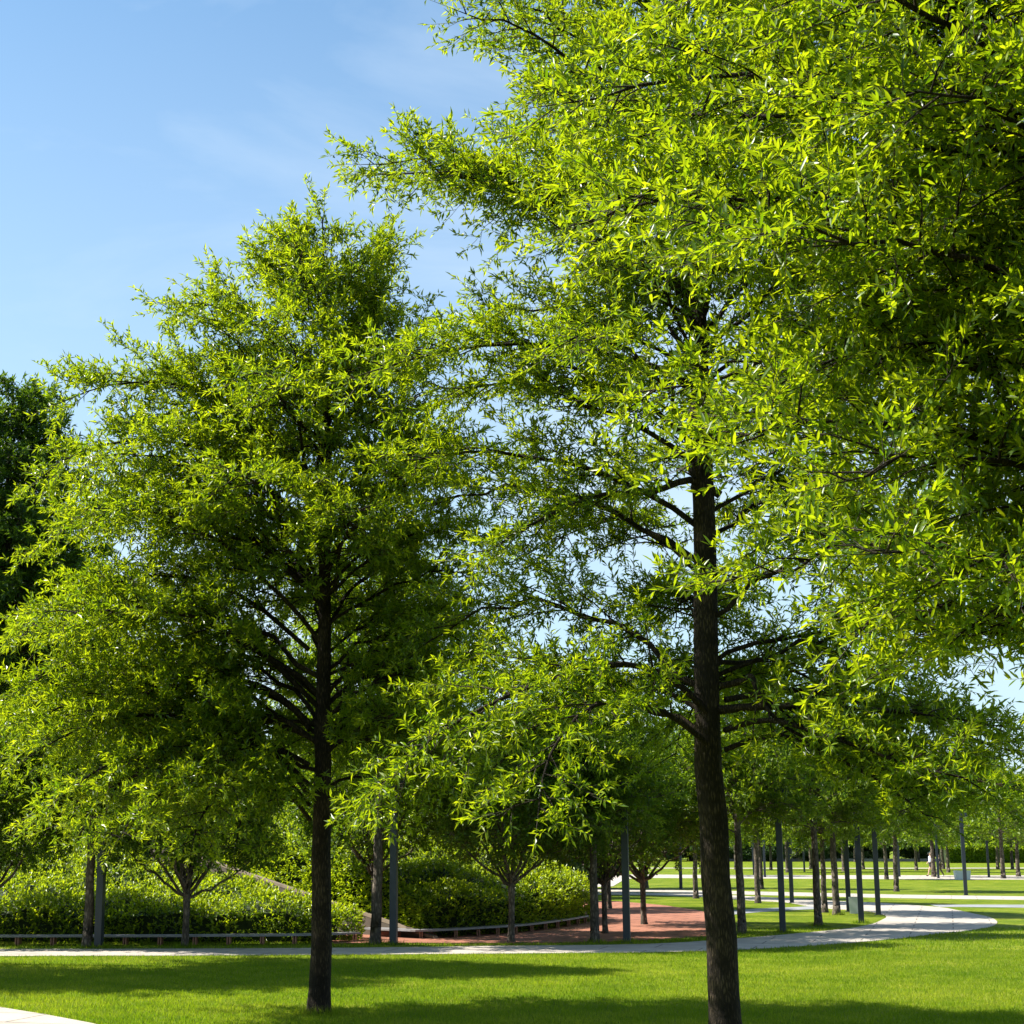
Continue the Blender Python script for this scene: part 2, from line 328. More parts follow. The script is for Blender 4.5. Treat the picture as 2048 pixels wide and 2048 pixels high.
class Geo:
    def __init__(s): s.V=[]; s.T=[]; s.Q=[]; s.n=0
    def add(s, V, T=None, Q=None):
        s.V.append(V)
        if T is not None and len(T): s.T.append(T+s.n)
        if Q is not None and len(Q): s.Q.append(Q+s.n)
        s.n += len(V)
    def tube(s, P, R, k=6, wob=0.0, rng=None):
        P = np.asarray(P, float); R = np.asarray(R, float); n = len(P)
        T = np.gradient(P, axis=0); T = norm(T)
        ref = np.array([0,0,1.0]) if abs(T[0][2]) < 0.9 else np.array([1.0,0,0])
        A = norm(np.cross(T, ref)); B = np.cross(T, A)
        a = np.linspace(0, 2*math.pi, k, endpoint=False)
        rr = np.repeat(R[:,None], k, 1)
        if wob and rng is not None: rr = rr*(1+wob*(rng.random((n,k))-.5))
        V = P[:,None,:] + rr[:,:,None]*(np.cos(a)[None,:,None]*A[:,None,:] + np.sin(a)[None,:,None]*B[:,None,:])
        V = V.reshape(-1,3)
        i = np.arange(n-1)[:,None]*k; j = np.arange(k)[None,:]; j2 = (j+1) % k
        Q = np.stack([(i+j), (i+j2), (i+k+j2), (i+k+j)], -1).reshape(-1,4)
        s.add(V, None, Q)
    def sticks(s, A, B, r):       # many thin three-sided twigs
        n = len(A); D = norm(B-A); ref = np.tile([0.3,0.2,1.0],(n,1)); X = norm(np.cross(D,ref)); Y = np.cross(D,X)
        r = np.broadcast_to(np.asarray(r,float),(n,))[:,None]; a = [0, 2.1, 4.2]
        V = np.stack([A+r*(math.cos(q)*X+math.sin(q)*Y) for q in a]+[B+.45*r*(math.cos(q)*X+math.sin(q)*Y) for q in a],1).reshape(-1,3)
        b = (np.arange(n)*6)[:,None]
        Q = np.concatenate([b+np.array([[0,1,4,3]]), b+np.array([[1,2,5,4]]), b+np.array([[2,0,3,5]])])
        s.add(V, None, Q)
    def mesh(s, name, mats, smooth=True):
        V = np.concatenate(s.V); fs = []
        if s.T: fs.append(np.concatenate(s.T))
        if s.Q: fs.append(np.concatenate(s.Q))
        return mesh_np(name, V, fs, mats, smooth=smooth)

def bez(a, b, c, n):
    t = np.linspace(0,1,n)[:,None]; return (1-t)**2*a + 2*t*(1-t)*b + t*t*c

def oak(seed, H, r0, Rfun, zlo, nprim, leafmat, barkmat, name='oak_tree', sec_step=0.26, tw_step=0.115, tw_len=0.26,
        lpt=10, llen=0.10, lw=0.021, rich=False, extras=(), lean=(0,0), rise=None, bare=0.22, clear=None, gap=0.0, kt=14, topz=None, azskip=None):
    """tree in local coordinates, base at the origin. Rfun(z, az) = crown reach at tip height z."""
    rng = np.random.default_rng(seed)
    wood = Geo(); twig = Geo()
    nz = 28; zt = np.linspace(0, 1, nz)**1.0*H
    wobx = np.cumsum(rng.normal(0,.012,nz)); woby = np.cumsum(rng.normal(0,.012,nz)); wobx -= wobx[0]; woby -= woby[0]
    tx = wobx*H/10 + lean[0]*zt; ty = woby*H/10 + lean[1]*zt
    rad = r0*np.maximum(1-zt/H,0)**0.82 + 0.008
    # extra rings near the base for the root flare
    zz = np.concatenate([[-.15,0,.06,.16,.34], zt[1:]])
    rr = np.concatenate([[r0*1.42,r0*1.34,r0*1.22,r0*1.12,r0*1.04], rad[1:]])
    wood.tube(np.stack([np.interp(zz,zt,tx), np.interp(zz,zt,ty), zz],1), rr, kt, 0.10, rng)
    trunk_at = lambda z: np.array([np.interp(z,zt,tx), np.interp(z,zt,ty), z])
    rtr = lambda z: np.interp(z, zt, rad)
    prim = []
    az = rng.random()*6.28
    if rise is None: rise = lambda f: 0.12+0.85*f**1.6
    for k in range(nprim):
        f = (k+rng.random()*.8)/nprim
        ztip = zlo + (H*0.985-zlo)*f**0.92
        az += 2.399 + rng.normal(0,.25)
        if azskip and azskip(ztip, az): continue
        R = Rfun(ztip, az)*(0.76+0.32*rng.random()**.8)
        if R < 0.12: R = 0.12
        up = rise(f)*R*(0.8+.4*rng.random())
        za = ztip - up - 0.05
        cl = clear or zlo*.9
        if za < cl: za = cl + rng.random()*1.4
        za = min(za, H-.15)
        a = trunk_at(za); h = np.array([math.cos(az), math.sin(az), 0])
        sw = rng.normal(0,.12); h2 = np.array([math.cos(az+sw), math.sin(az+sw), 0])
        tip = trunk_at(min(ztip,H)); tip = np.array([tip[0],tip[1],0]) + h*R; tip[2] = ztip
        c = a + h2*R*.5; c[2] = max(za, ztip) + R*(.08+.34*rng.random())*(1-f) if f < .8 else za + (ztip-za)*.5
        P = bez(a, c, tip, 12)
        P[1:-1] += rng.normal(0, .022*R**.5, (10,3))
        rb = min(rtr(za)*.45, .007+.0068*R)
        prim.append((P, rb, R, f))
    for (P, rb) in extras:
        P = np.array(P); R = np.linalg.norm(P[-1]-P[0]); prim.append((P, rb, R, 0.3))
    TA=[];TD=[];TL=[];TT=[]
    for (P, rb, R, f) in prim:
        n = len(P); s = np.linspace(0,1,n)
        wood.tube(P, rb*(1-s)**.8+.004, 7 if rb > .03 else 5)
        seg = np.linalg.norm(np.diff(P,axis=0),axis=1); cum = np.concatenate([[0],np.cumsum(seg)]); Ltot = cum[-1]
        t0 = (bare-.04) if R > .8 else 0.02
        pos = t0*Ltot; side = 1 if rng.random() < .5 else -1
        while pos < Ltot*.985:
            p = np.array([np.interp(pos,cum,P[:,i]) for i in range(3)])
            q = np.array([np.interp(min(pos+.1,Ltot),cum,P[:,i]) for i in range(3)])
            q0 = np.array([np.interp(max(pos-.1,0),cum,P[:,i]) for i in range(3)])
            d = q-q0; d /= max(np.linalg.norm(d),1e-6); u = pos/Ltot
            ang = math.radians(rng.uniform(38,68))*side
            hd = np.array([d[0]*math.cos(ang)-d[1]*math.sin(ang), d[0]*math.sin(ang)+d[1]*math.cos(ang), d[2]*.5+rng.normal(.10,.34)])
            hd /= np.linalg.norm(hd)
            l = (0.30+ .34*R*(1-u)**.8*min(1,u*2.2+.25))*(0.65+.6*rng.random())
            l = min(l, 1.7)
            m_ = max(3, int(l/.2)+1); tt = np.linspace(0,1,m_)[:,None]
            Q = p + hd*l*tt + np.array([0,0,-.16*l])*tt**2 + rng.normal(0,.02,(m_,3))*tt
            if rng.random() >= gap:
                wood.tube(Q, (rb*.26*(1-u*.6)+.003)*(1-tt[:,0])+.0025, 4)
                k2 = max(2, int(l/tw_step)); ts = (np.arange(k2)+rng.random(k2)*.7)/k2*(1-.1)+.1
                if R > 1.2 and u < .35: ts = ts[ts > .35]
                for tq in ts:
                    x = np.array([np.interp(tq,tt[:,0],Q[:,i]) for i in range(3)])
                    dd = hd + rng.normal(0,.75,3); dd[2] = dd[2]*.9 + rng.uniform(-.25,.45)
                    TA.append(x); TD.append(dd); TL.append(tw_len*(.55+.8*rng.random())); TT.append(tq*.5+u*.3)
                TA.append(Q[-1]); TD.append(hd+np.array([0,0,-.1])); TL.append(tw_len*1.15); TT.append(1.0)
            pos += sec_step*(.6+.8*rng.random())*(1 if R > 1 else .6); side = -side
        TA.append(P[-1]); TD.append(P[-1]-P[-2]); TL.append(tw_len*1.3); TT.append(1.0)
    TA = np.array(TA); TD = norm(np.array(TD)); TL = np.array(TL)[:,None]; TT = np.array(TT)
    TB = TA + TD*TL
    twig.sticks(TA, TB, .0035)
    nT = len(TA); n = nT*lpt
    idx = np.repeat(np.arange(nT), lpt)
    tl = np.tile(((np.arange(lpt)+.6)/lpt)**.55, nT) + rng.normal(0,.04,n)
    tl = np.clip(tl, .08, 1.0)
    base = TA[idx] + TD[idx]*TL[idx]*tl[:,None]
    ra = norm(rng.normal(0,1,(n,3))); fwd = (.35+.55*tl**2)[:,None]
    D = TD[idx]*fwd*1.1 + ra*.85; D[:,2] += .10
    U = np.tile([0,0,1.0],(n,1)) + rng.normal(0,.55,(n,3))
    Ln = llen*(.42+.85*rng.random(n)**.8); Wd = lw*(.75+.5*rng.random(n))
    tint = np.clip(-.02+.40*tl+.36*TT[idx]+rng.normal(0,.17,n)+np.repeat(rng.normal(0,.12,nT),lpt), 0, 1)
    V,T,Q,kv = leaves_geo(base, D, U, Ln, Wd, rng, rich)
    nf_tw = sum(len(q) for q in twig.Q)
    off = twig.n; twig.add(V, T, Q)
    allV = np.concatenate(twig.V); tn = np.concatenate([np.zeros(off), np.repeat(tint, kv)])
    Tt = np.concatenate(twig.T); Qq = np.concatenate(twig.Q)
    mi = np.concatenate([np.zeros(len(Tt),int), np.ones(nf_tw,int), np.zeros(len(Qq)-nf_tw,int)])
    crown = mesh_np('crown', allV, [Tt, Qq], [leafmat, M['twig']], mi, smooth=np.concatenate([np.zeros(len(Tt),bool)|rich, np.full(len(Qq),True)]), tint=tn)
    trunk = wood.mesh('trunk', [barkmat])
    print('TREE', name, seed, 'twigs', nT, 'leaves', n)
    return trunk, crown

def put(name, meshes, loc, label, cat='tree', group=None, rz=0.0, scale=1.0):
    t = empty(name, loc, rz); t.scale = (scale,)*3 if not isinstance(scale, tuple) else scale
    link('trunk', meshes[0], t); link('crown', meshes[1], t)
    tag(t, label, cat, group); return t

def prof(tab):            # tab: (z, reach on the left, reach on the right)
    z = [q[0] for q in tab]; l = [q[1] for q in tab]; r = [q[2] for q in tab]
    def fn(zz, az):
        c = math.cos(az); a = np.interp(zz, z, l); b = np.interp(zz, z, r)
        return float(a*(1-c)/2 + b*(1+c)/2)
    return fn

# ---- left foreground oak
lx, ly = G(637, 2028)
def tabpx(rows, Y, cxp): return sorted([(ZY(py,Y), l*Y/F, r*Y/F) for py,l,r in rows])
Lrows = [(440,45,60),(480,110,110),(560,190,150),(640,300,185),(750,400,235),(850,460,300),(950,530,330),(1100,575,340),(1250,600,350),(1350,640,340),(1450,600,320),(1530,520,290),(1600,430,230),(1680,330,150)]
Lt = tabpx(Lrows, ly, 620)
HL = ZY(432, ly)
def EL(pts, Y0, dy=0.0):
    out=[]
    for i,(px,py) in enumerate(pts):
        Y = Y0+dy*i/(len(pts)-1); out.append((XY(px,py,Y)-lx, Y-ly, ZY(py,Y)))
    return [tuple(q) for q in smooth_pts(out, 3, False)]
exL = [(EL([(618,1610),(560,1550),(470,1520),(370,1560),(280,1620),(230,1690)], ly, -2.6), .03),
       (EL([(618,1570),(540,1500),(430,1470),(300,1490),(180,1550),(90,1620)], ly, -2.0), .034),
       (EL([(615,950),(500,830),(360,770),(220,770),(110,810)], ly, -.5), .028),
       (EL([(616,1050),(480,930),(320,880),(170,900),(75,960)], ly, -1.0), .03),
       (EL([(616,1180),(480,1060),(320,1010),(160,1040),(60,1110)], ly, .2), .032),
       (EL([(618,1300),(480,1190),(320,1150),(160,1190),(50,1260)], ly, -.9), .034),
       (EL([(612,760),(520,660),(420,610),(330,620)], ly, -.3), .022),
       (EL([(618,1640),(590,1600),(540,1580),(490,1620),(470,1700)], ly, -1.6), .024),
       (EL([(624,1600),(680,1560),(740,1560),(790,1620)], ly, .6), .026),
       (EL([(618,1590),(560,1520),(470,1470),(360,1500),(240,1570),(150,1655)], ly, -1.6), .036),
       (EL([(620,1450),(560,1395),(480,1362),(330,1380),(170,1400),(30,1450)], ly, -.4), .05),
       (EL([(620,1640),(580,1590),(520,1540),(450,1570),(400,1640),(385,1690)], ly, -2.2), .03),
       (EL([(620,1460),(560,1400),(400,1360),(220,1420),(60,1440),(-10,1470)], ly, 1.2), .04),
       (EL([(618,1530),(500,1470),(330,1430),(180,1450),(60,1510)], ly, -1.2), .036),
       (EL([(624,1450),(680,1385),(760,1350),(840,1420),(880,1500)], ly, .8), .04),
       (EL([(610,640),(600,560),(590,500),(560,500),(520,512)], ly, -.2), .02),
       (EL([(625,960),(690,740),(735,600),(760,520),(772,480)], ly, .1), .03)]
left_oak = oak(11, HL, 0.150, prof(Lt), ZY(1665,ly), 84, M['oak'], M['bark'], clear=ZY(1545,ly), lean=(-.006,0), llen=.112, lw=.029, lpt=15, tw_step=.072, sec_step=.135, tw_len=.32, azskip=lambda z, a: z < 6.4 and math.sin(a) < -.8, extras=exL)
put('oak_tree', left_oak, (lx, ly, 0), 'broad willow oak on the front lawn left of centre, whole crown tapering to a point', 'tree', 'large oaks on the front lawn')

# ---- right foreground oak
rx, ry = G(1452, 2100)
Rrows = [(-500,150,150),(-300,330,330),(-100,480,450),(0,470,480),(150,590,500),(340,735,520),(430,700,560),(500,570,560),(560,480,560),(640,400,560),(700,600,560),(800,640,560),(1000,720,560),(1150,740,560),(1300,720,560),(1450,680,600),(1560,640,640),(1640,520,520)]
Rt = tabpx(Rrows, ry, 1420)
HR = ZY(-560, ry)
def E(pts, Y0, dy=0.0):   # branch path from picture points at the tree's own distance
    out=[]
    for i,(px,py) in enumerate(pts):
        Y = Y0+dy*i/(len(pts)-1); out.append((XY(px,py,Y)-rx, Y-ry, ZY(py,Y)))
    out = smooth_pts(out, 3, False); return [tuple(q) for q in out]
exR = [(E([(1440,1420),(1500,1414),(1600,1412),(1720,1418),(1850,1428),(2010,1455)], ry, -1.2), .055),
       (E([(1440,1372),(1485,1362),(1502,1352),(1512,1375),(1530,1412),(1580,1460),(1680,1500),(1800,1530),(1950,1590)], ry, -.8), .04),
       (E([(1450,1460),(1540,1440),(1680,1480),(1820,1530),(2040,1580)], ry, -2.6), .035),
       (E([(1450,1500),(1560,1470),(1700,1530),(1800,1590),(1860,1640)], ry, -1.8), .03),
       (E([(1450,1400),(1600,1380),(1780,1420),(1920,1470),(2080,1520)], ry, .8), .035),
       (E([(1430,1440),(1330,1350),(1200,1330),(1020,1390),(860,1480),(750,1595)], ry, -1.4), .042),
       (E([(1430,1500),(1320,1420),(1190,1410),(1100,1510),(1075,1640)], ry, -2.4), .034),
       (E([(1425,800),(1300,730),(1100,690),(900,700),(690,760)], ry, -.5), .04),
       (E([(1415,620),(1250,480),(1080,400),(900,350),(740,350)], ry, .2), .04),
       (E([(1440,990),(1380,960),(1300,985),(1200,990),(1080,1040),(950,1120)], ry, -.3), .05)]
right_oak = oak(23, HR, 0.182, prof(Rt), ZY(1610,ry), 96, M['oak'], M['bark'], clear=ZY(1480,ry), lean=(-.004,0), llen=.112, lw=.028, lpt=14, tw_step=.075, azskip=lambda z, a: z < 7.5 and math.sin(a) < -.45, extras=exR, sec_step=.15, tw_len=.32, kt=18)
put('oak_tree', right_oak, (rx, ry, 0), 'tall willow oak right of centre with the thickest trunk reaching the bottom of the picture', 'tree', 'large oaks on the front lawn')

# ---- nearest oak, trunk beyond the right-hand edge
nx, ny = 5.55, 11.4
Nt = [(3.0,2.4,2.4),(3.5,3.2,3.4),(4.2,3.4,3.6),(4.7,3.6,3.7),(5.3,4.0,3.7),(6.2,3.9,3.7),(6.8,4.1,3.7),(7.4,4.6,3.7),(8.2,4.5,3.6),(10,3.8,3.4),(12,2.4,2.4),(13.4,.7,.7)]
near_oak = oak(37, 13.5, 0.20, prof(Nt), 3.15, 128, M['oak'], M['bark'], clear=2.9, llen=.098, lw=.0245, lpt=16, tw_step=.074, rich=True, sec_step=.135, tw_len=.32)
put('oak_tree', near_oak, (nx, ny, 0), 'nearest willow oak, its large-leaved boughs reaching in from the right edge', 'tree', 'large oaks on the front lawn')

# ---- medium oaks (shared meshes, copied)
def mprof(H, r, z0): return prof([(z0-.3,r*.5,r*.5),(z0+.3,r*.85,r*.85),(z0+(H-z0)*.35,r,r),(z0+(H-z0)*.65,r*.75,r*.75),(H*.93,r*.28,r*.28),(H,.1,.1)])
mid = [oak(51+k, h, .115, mprof(h, r, 2.7), 2.75, 46, M['oakmid'], M['barkmid'], llen=.145, lw=.046, lpt=13, tw_step=.11, sec_step=.155, tw_len=.32, clear=2.6, kt=9) for k,(h,r) in enumerate([(7.4,2.3),(6.8,2.5),(8.6,2.6)])]
dark = oak(61, 12.2, .16, prof([(4.6,1.8,1.6),(5.6,2.9,2.3),(7,3.0,2.6),(8.5,3.0,1.9),(10,2.6,1.7),(11.2,1.8,.9),(12.0,.9,.5),(12.2,.4,.3)]), 5.0, 70, M['shadedoak'], M['bark'], llen=.135, lw=.042, lpt=14, tw_step=.08, sec_step=.14, clear=4.4)
dx, dY = G(-45, 1915); dx = XY(-50,1900,33.0)
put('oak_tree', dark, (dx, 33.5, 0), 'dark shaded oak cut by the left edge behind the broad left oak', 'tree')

used = set()
def place_mid(k, px, py, label, group, rz, sc_=1.0, name='oak_tree'):
    x, y = G(px, py)
    return put(name, mid[k], (x, y, 0), label, 'tree', group, rz, sc_)
GP = 'slender young oaks along the path'
place_mid(0, 175, 1895, 'slender oak trunk beside the leftmost lamp post at the left path edge', GP, .4)
place_mid(2, 750, 1889, 'slender pale grey trunk just left of the second lamp post, before the ramp', GP, 1.9, (1.1,1.1,1.2))
place_mid(1, 1190, 1885, 'slender knotty trunk standing at the grass edge just left of the third lamp post', GP, 3.1, .95)
place_mid(0, 1484, 1868, 'slender oak just right of the thick foreground trunk, on the grass island', GP, 5.0)
place_mid(1, 1637, 1852, 'slender oak with pale bark standing mid grass island', GP, 2.2)
place_mid(0, 1673, 1830, 'oak behind the pale-barked one, left of the pale waste bin', GP, 4.2, (1.05,1.05,1.0))
place_mid(1, 1650, 1825, 'thin oak half hidden between two trunks of the grass island', GP, .9, .9)
place_mid(0, 1516, 1806, 'thin straight oak by the bend of the path behind the grass island', GP, 2.9)
place_mid(1, 1392, 1797, 'thin oak on the path edge seen just left of the thick trunk', GP, 1.2)
place_mid(2, 1524, 1778, 'darker oak on the lawn behind the bend of the path', GP, 3.7, .9)
place_mid(2, 1793, 1783, 'stout dark trunked oak alone on the middle lawn at right', GP, .3, (1.15,1.15,.95))

# offscreen / hidden neighbours that shade the lawn
put('oak_tree', mid[2], (-12.6,30.6,0), 'oak beyond the left edge of the picture whose shadow crosses the lawn', 'tree', GP, 2.6, (1.45,1.3,1.3))
put('oak_tree', mid[0], (-17.5,30.2,0), 'second oak beyond the left edge, farther out than its neighbour', 'tree', GP, .6, 1.45)

# ---- far young trees
far = [oak(71+k, h, .13, mprof(h, r, 2.4), 2.3, 30, M['oakmid'], M['barkmid'], llen=.27, lw=.13, lpt=6, tw_step=.22, sec_step=.30, tw_len=.40, clear=2.2, kt=7) for k,(h,r) in enumerate([(6.6,2.2),(7.6,2.6),(5.8,1.9)])]
farspots = [(1793-20,1759,'young tree on the far path left of the stout dark trunked oak'),(2007,1757,'pale trunked young tree on the far path near the right edge'),(2037,1753,'rightmost pale trunked young tree on the far path'),
 (1897,1745,'dark young tree on the far lawn just right of the walkers'),(1887,1738,'thin young tree behind the walkers, second from them'),(1833,1741,'small young tree on the far lawn left of the walkers'),
 (1727,1739,'pale thin young tree on the far lawn between two lamp posts'),(1688,1743,'dark thin young tree on the far lawn left of the bin'),(1996,1739,'thin young tree in front of the clipped hedge, left of two'),
 (2025,1738,'thin young tree in front of the clipped hedge, right of two'),(1542,1740,'thin young tree on the far lawn beyond the path bend'),(1622,1738,'thin young tree behind the island oaks on the far lawn'),
 (1710,1724,'distant thin trunk by the low grey wall, left one'),(1838,1724,'distant thin trunk by the low grey wall, right one'),(1868,1754,'brownish trunk between the two walkers'),
 (1472,1740,'thin young tree on the far lawn right of the thick trunk'),(1770,1724,'distant trunk by the low grey wall, middle one'),(1290,1776,'stub dark trunked tree behind the round trees of the plaza'),
 (1430,1752,'dark thin tree beside the thick trunk on the far lawn'),(1575,1745,'thin tree between lamp posts at the far lawn'),(2090,1748,'young tree beyond the right edge of the far lawn')]
for i,(px,py,lab) in enumerate(farspots):
    x,y = G(px,py); put('young_tree', far[i%3], (x,y,0), lab, 'tree', 'young trees on the far lawn', i*1.7, (1.15+.25*((i*37)%10)/10,1.15+.25*((i*37)%10)/10,.95+.2*((i*37)%10)/10))

# ---- round-headed vase trees
def vase(seed, H, r, zt, nleaf, ll=.10):
    rng = np.random.default_rng(seed); wood = Geo(); tw = Geo()
    zs = np.array([-.1,0,.1,.3,zt*.6,zt,zt+.15]); wood.tube(np.stack([zs*0+rng.normal(0,.008,7),zs*0+rng.normal(0,.008,7),zs],1), np.array([.12,.11,.092,.082,.075,.088,.06]), 10, .08, rng)
    ends=[]; cz = zt+(H-zt)*.52; hz=(H-zt)*.55
    nb = 15
    for k in range(nb):
        az = k*2.399+rng.normal(0,.2); el = math.radians(18+62*((k+.5)/nb)); 
        tipd = np.array([math.cos(az)*math.cos(el)*r*.95, math.sin(az)*math.cos(el)*r*.95, (H-zt)*.96*math.sin(el)**1.1])
        a = np.array([0,0,zt-.05-rng.random()*.1]); c = a+np.array([tipd[0]*.45,tipd[1]*.45,tipd[2]*.32-.05]); tip = a+tipd
        P = bez(a,c,tip,10); P[1:-1]+=rng.normal(0,.03,(8,3)); s=np.linspace(0,1,10)
        wood.tube(P, .036*(1-s)**.8+.005, 6)
        for q in range(9):
            t=.25+.75*rng.random(); i=int(t*9); p=P[i]; d=rng.normal(0,1,3); d[2]=abs(d[2])*.8+.3; d/=np.linalg.norm(d)
            l=.4+.7*rng.random(); Q=np.stack([p,p+d*l*.5+rng.normal(0,.03,3),p+d*l]); wood.tube(Q,np.array([.011,.007,.003]),4)
    # foliage shell + interior shoots
    n = nleaf//7
    u = rng.normal(0,1,(n,3)); u = norm(u); rad = (.62+.38*rng.random(n)**.45)
    lump = 1+.15*np.sin(u[:,0]*5+seed)+.13*np.sin(u[:,1]*6+1.3*seed+u[:,2]*3)+.12*np.sin(u[:,2]*9+u[:,0]*7)
    P = u*(rad*lump)[:,None]*np.array([r,r,hz]); P[:,2]+=cz
    # underside kept open
    keep = (P[:,2] > zt+.45+.6*rng.random(n)+.35*np.sin(P[:,0]*4+seed)*np.sin(P[:,1]*3.3)); P=P[keep]; u=u[keep]; n=len(P)
    D = norm(u+rng.normal(0,.7,(n,3))+np.array([0,0,.35])); tw.sticks(P-D*.1, P+D*.16, .003)
    idx=np.repeat(np.arange(n),7); t=rng.random(n*7); base=P[idx]+D[idx]*(t*.22-.06)[:,None]
    dd=D[idx]*.5+norm(rng.normal(0,1,(n*7,3)))*.9; U=np.tile([0,0,1.],(n*7,1))+rng.normal(0,.5,(n*7,3))
    V,T,Q,kv=leaves_geo(base,dd,U,ll*(.6+.6*rng.random(n*7)),ll*.55*(.7+.5*rng.random(n*7)),rng,oval=True)
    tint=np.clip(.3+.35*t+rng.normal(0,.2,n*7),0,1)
    nf=sum(len(q) for q in tw.Q); off=tw.n; tw.add(V,T,None)
    Tt=np.concatenate(tw.T); Qq=np.concatenate(tw.Q)
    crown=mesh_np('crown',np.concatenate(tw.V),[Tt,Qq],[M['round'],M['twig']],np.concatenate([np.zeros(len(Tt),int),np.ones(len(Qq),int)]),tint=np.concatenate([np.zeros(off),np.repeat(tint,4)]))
    print('VASE leaves',n*7)
    return wood.mesh('trunk',[M['barkmid']]), crown
vs3 = [vase(5, 5.0, 2.05, 1.22, 52000), vase(6, 5.4, 2.2, 1.45, 56000)]
GV = 'round headed trees around the plaza'
def place_v(k, px, py, label, rz, s=1.0):
    x,y = G(px,py); return put('round_tree', vs3[k], (x,y,0), label, 'tree', GV, rz, s)
place_v(0, 370, 1894, 'low branching round tree before the left hedge, forked above a short trunk', 0.3)
place_v(1, 1023, 1885, 'round tree with candelabra branches in front of the right hedge', 1.1)
place_v(1, 1210, 1868, 'round tree on the red plaza just right of the knotty slender trunk', 2.3, .95)
place_v(0, 1288, 1850, 'round tree on the red plaza right of the third lamp post, one limb hanging low', 3.0, 1.12)
place_v(1, 1219, 1818, 'round tree farther back on the red plaza, hidden behind another', 4.4)
place_v(0, -25, 1888, 'round tree cut by the left edge, its forked limbs before the hedge', 5.1, 1.05)
place_v(1, 748, 1868, 'round tree behind the pale grey trunk and the second lamp post', 1.7, 1.12)
place_v(0, 560, 1830, 'round tree standing on the left hedge bank behind the broad oak trunk', 2.0, 1.1)
place_v(1, 905, 1822, 'round tree rising over the back of the right hedge', .7, 1.2)

# ------------------------------------------------------------------ hedges on earth banks
BY = 40.2
def hz_left(X, Y):
    # distance to the ramp edge on the right (line from (-1.7,40.2) to (-8.2,51))
    ax, ay, bx, by = -1.75, 40.6, -7.6, 50.2
    dx_, dy_ = bx-ax, by-ay; Ln = math.hypot(dx_, dy_)
    dist = -((X-ax)*dy_ - (Y-ay)*dx_)/Ln
    z = .74 + np.minimum(.23*np.clip(Y-41.0,0,None), .50*np.clip(dist,0,None)) 
    return np.where(Y > 57, z-(Y-57)*.2, z)
def hz_right(X, Y):
    # falls towards its right-hand end
    dr = np.clip(5.2-X + .15*(Y-50),0,None)
    front = np.interp(X, [-1,0.55,1.7,2.7,3.5,4.2,5.2], [42.6,43.4,44.8,46.2,47.8,49.6,52.5])
    z = .90 + np.minimum(.24*np.clip(Y-front,0,None), .34*dr)
    return np.where(Y > 60, z-(Y-60)*.2, z)
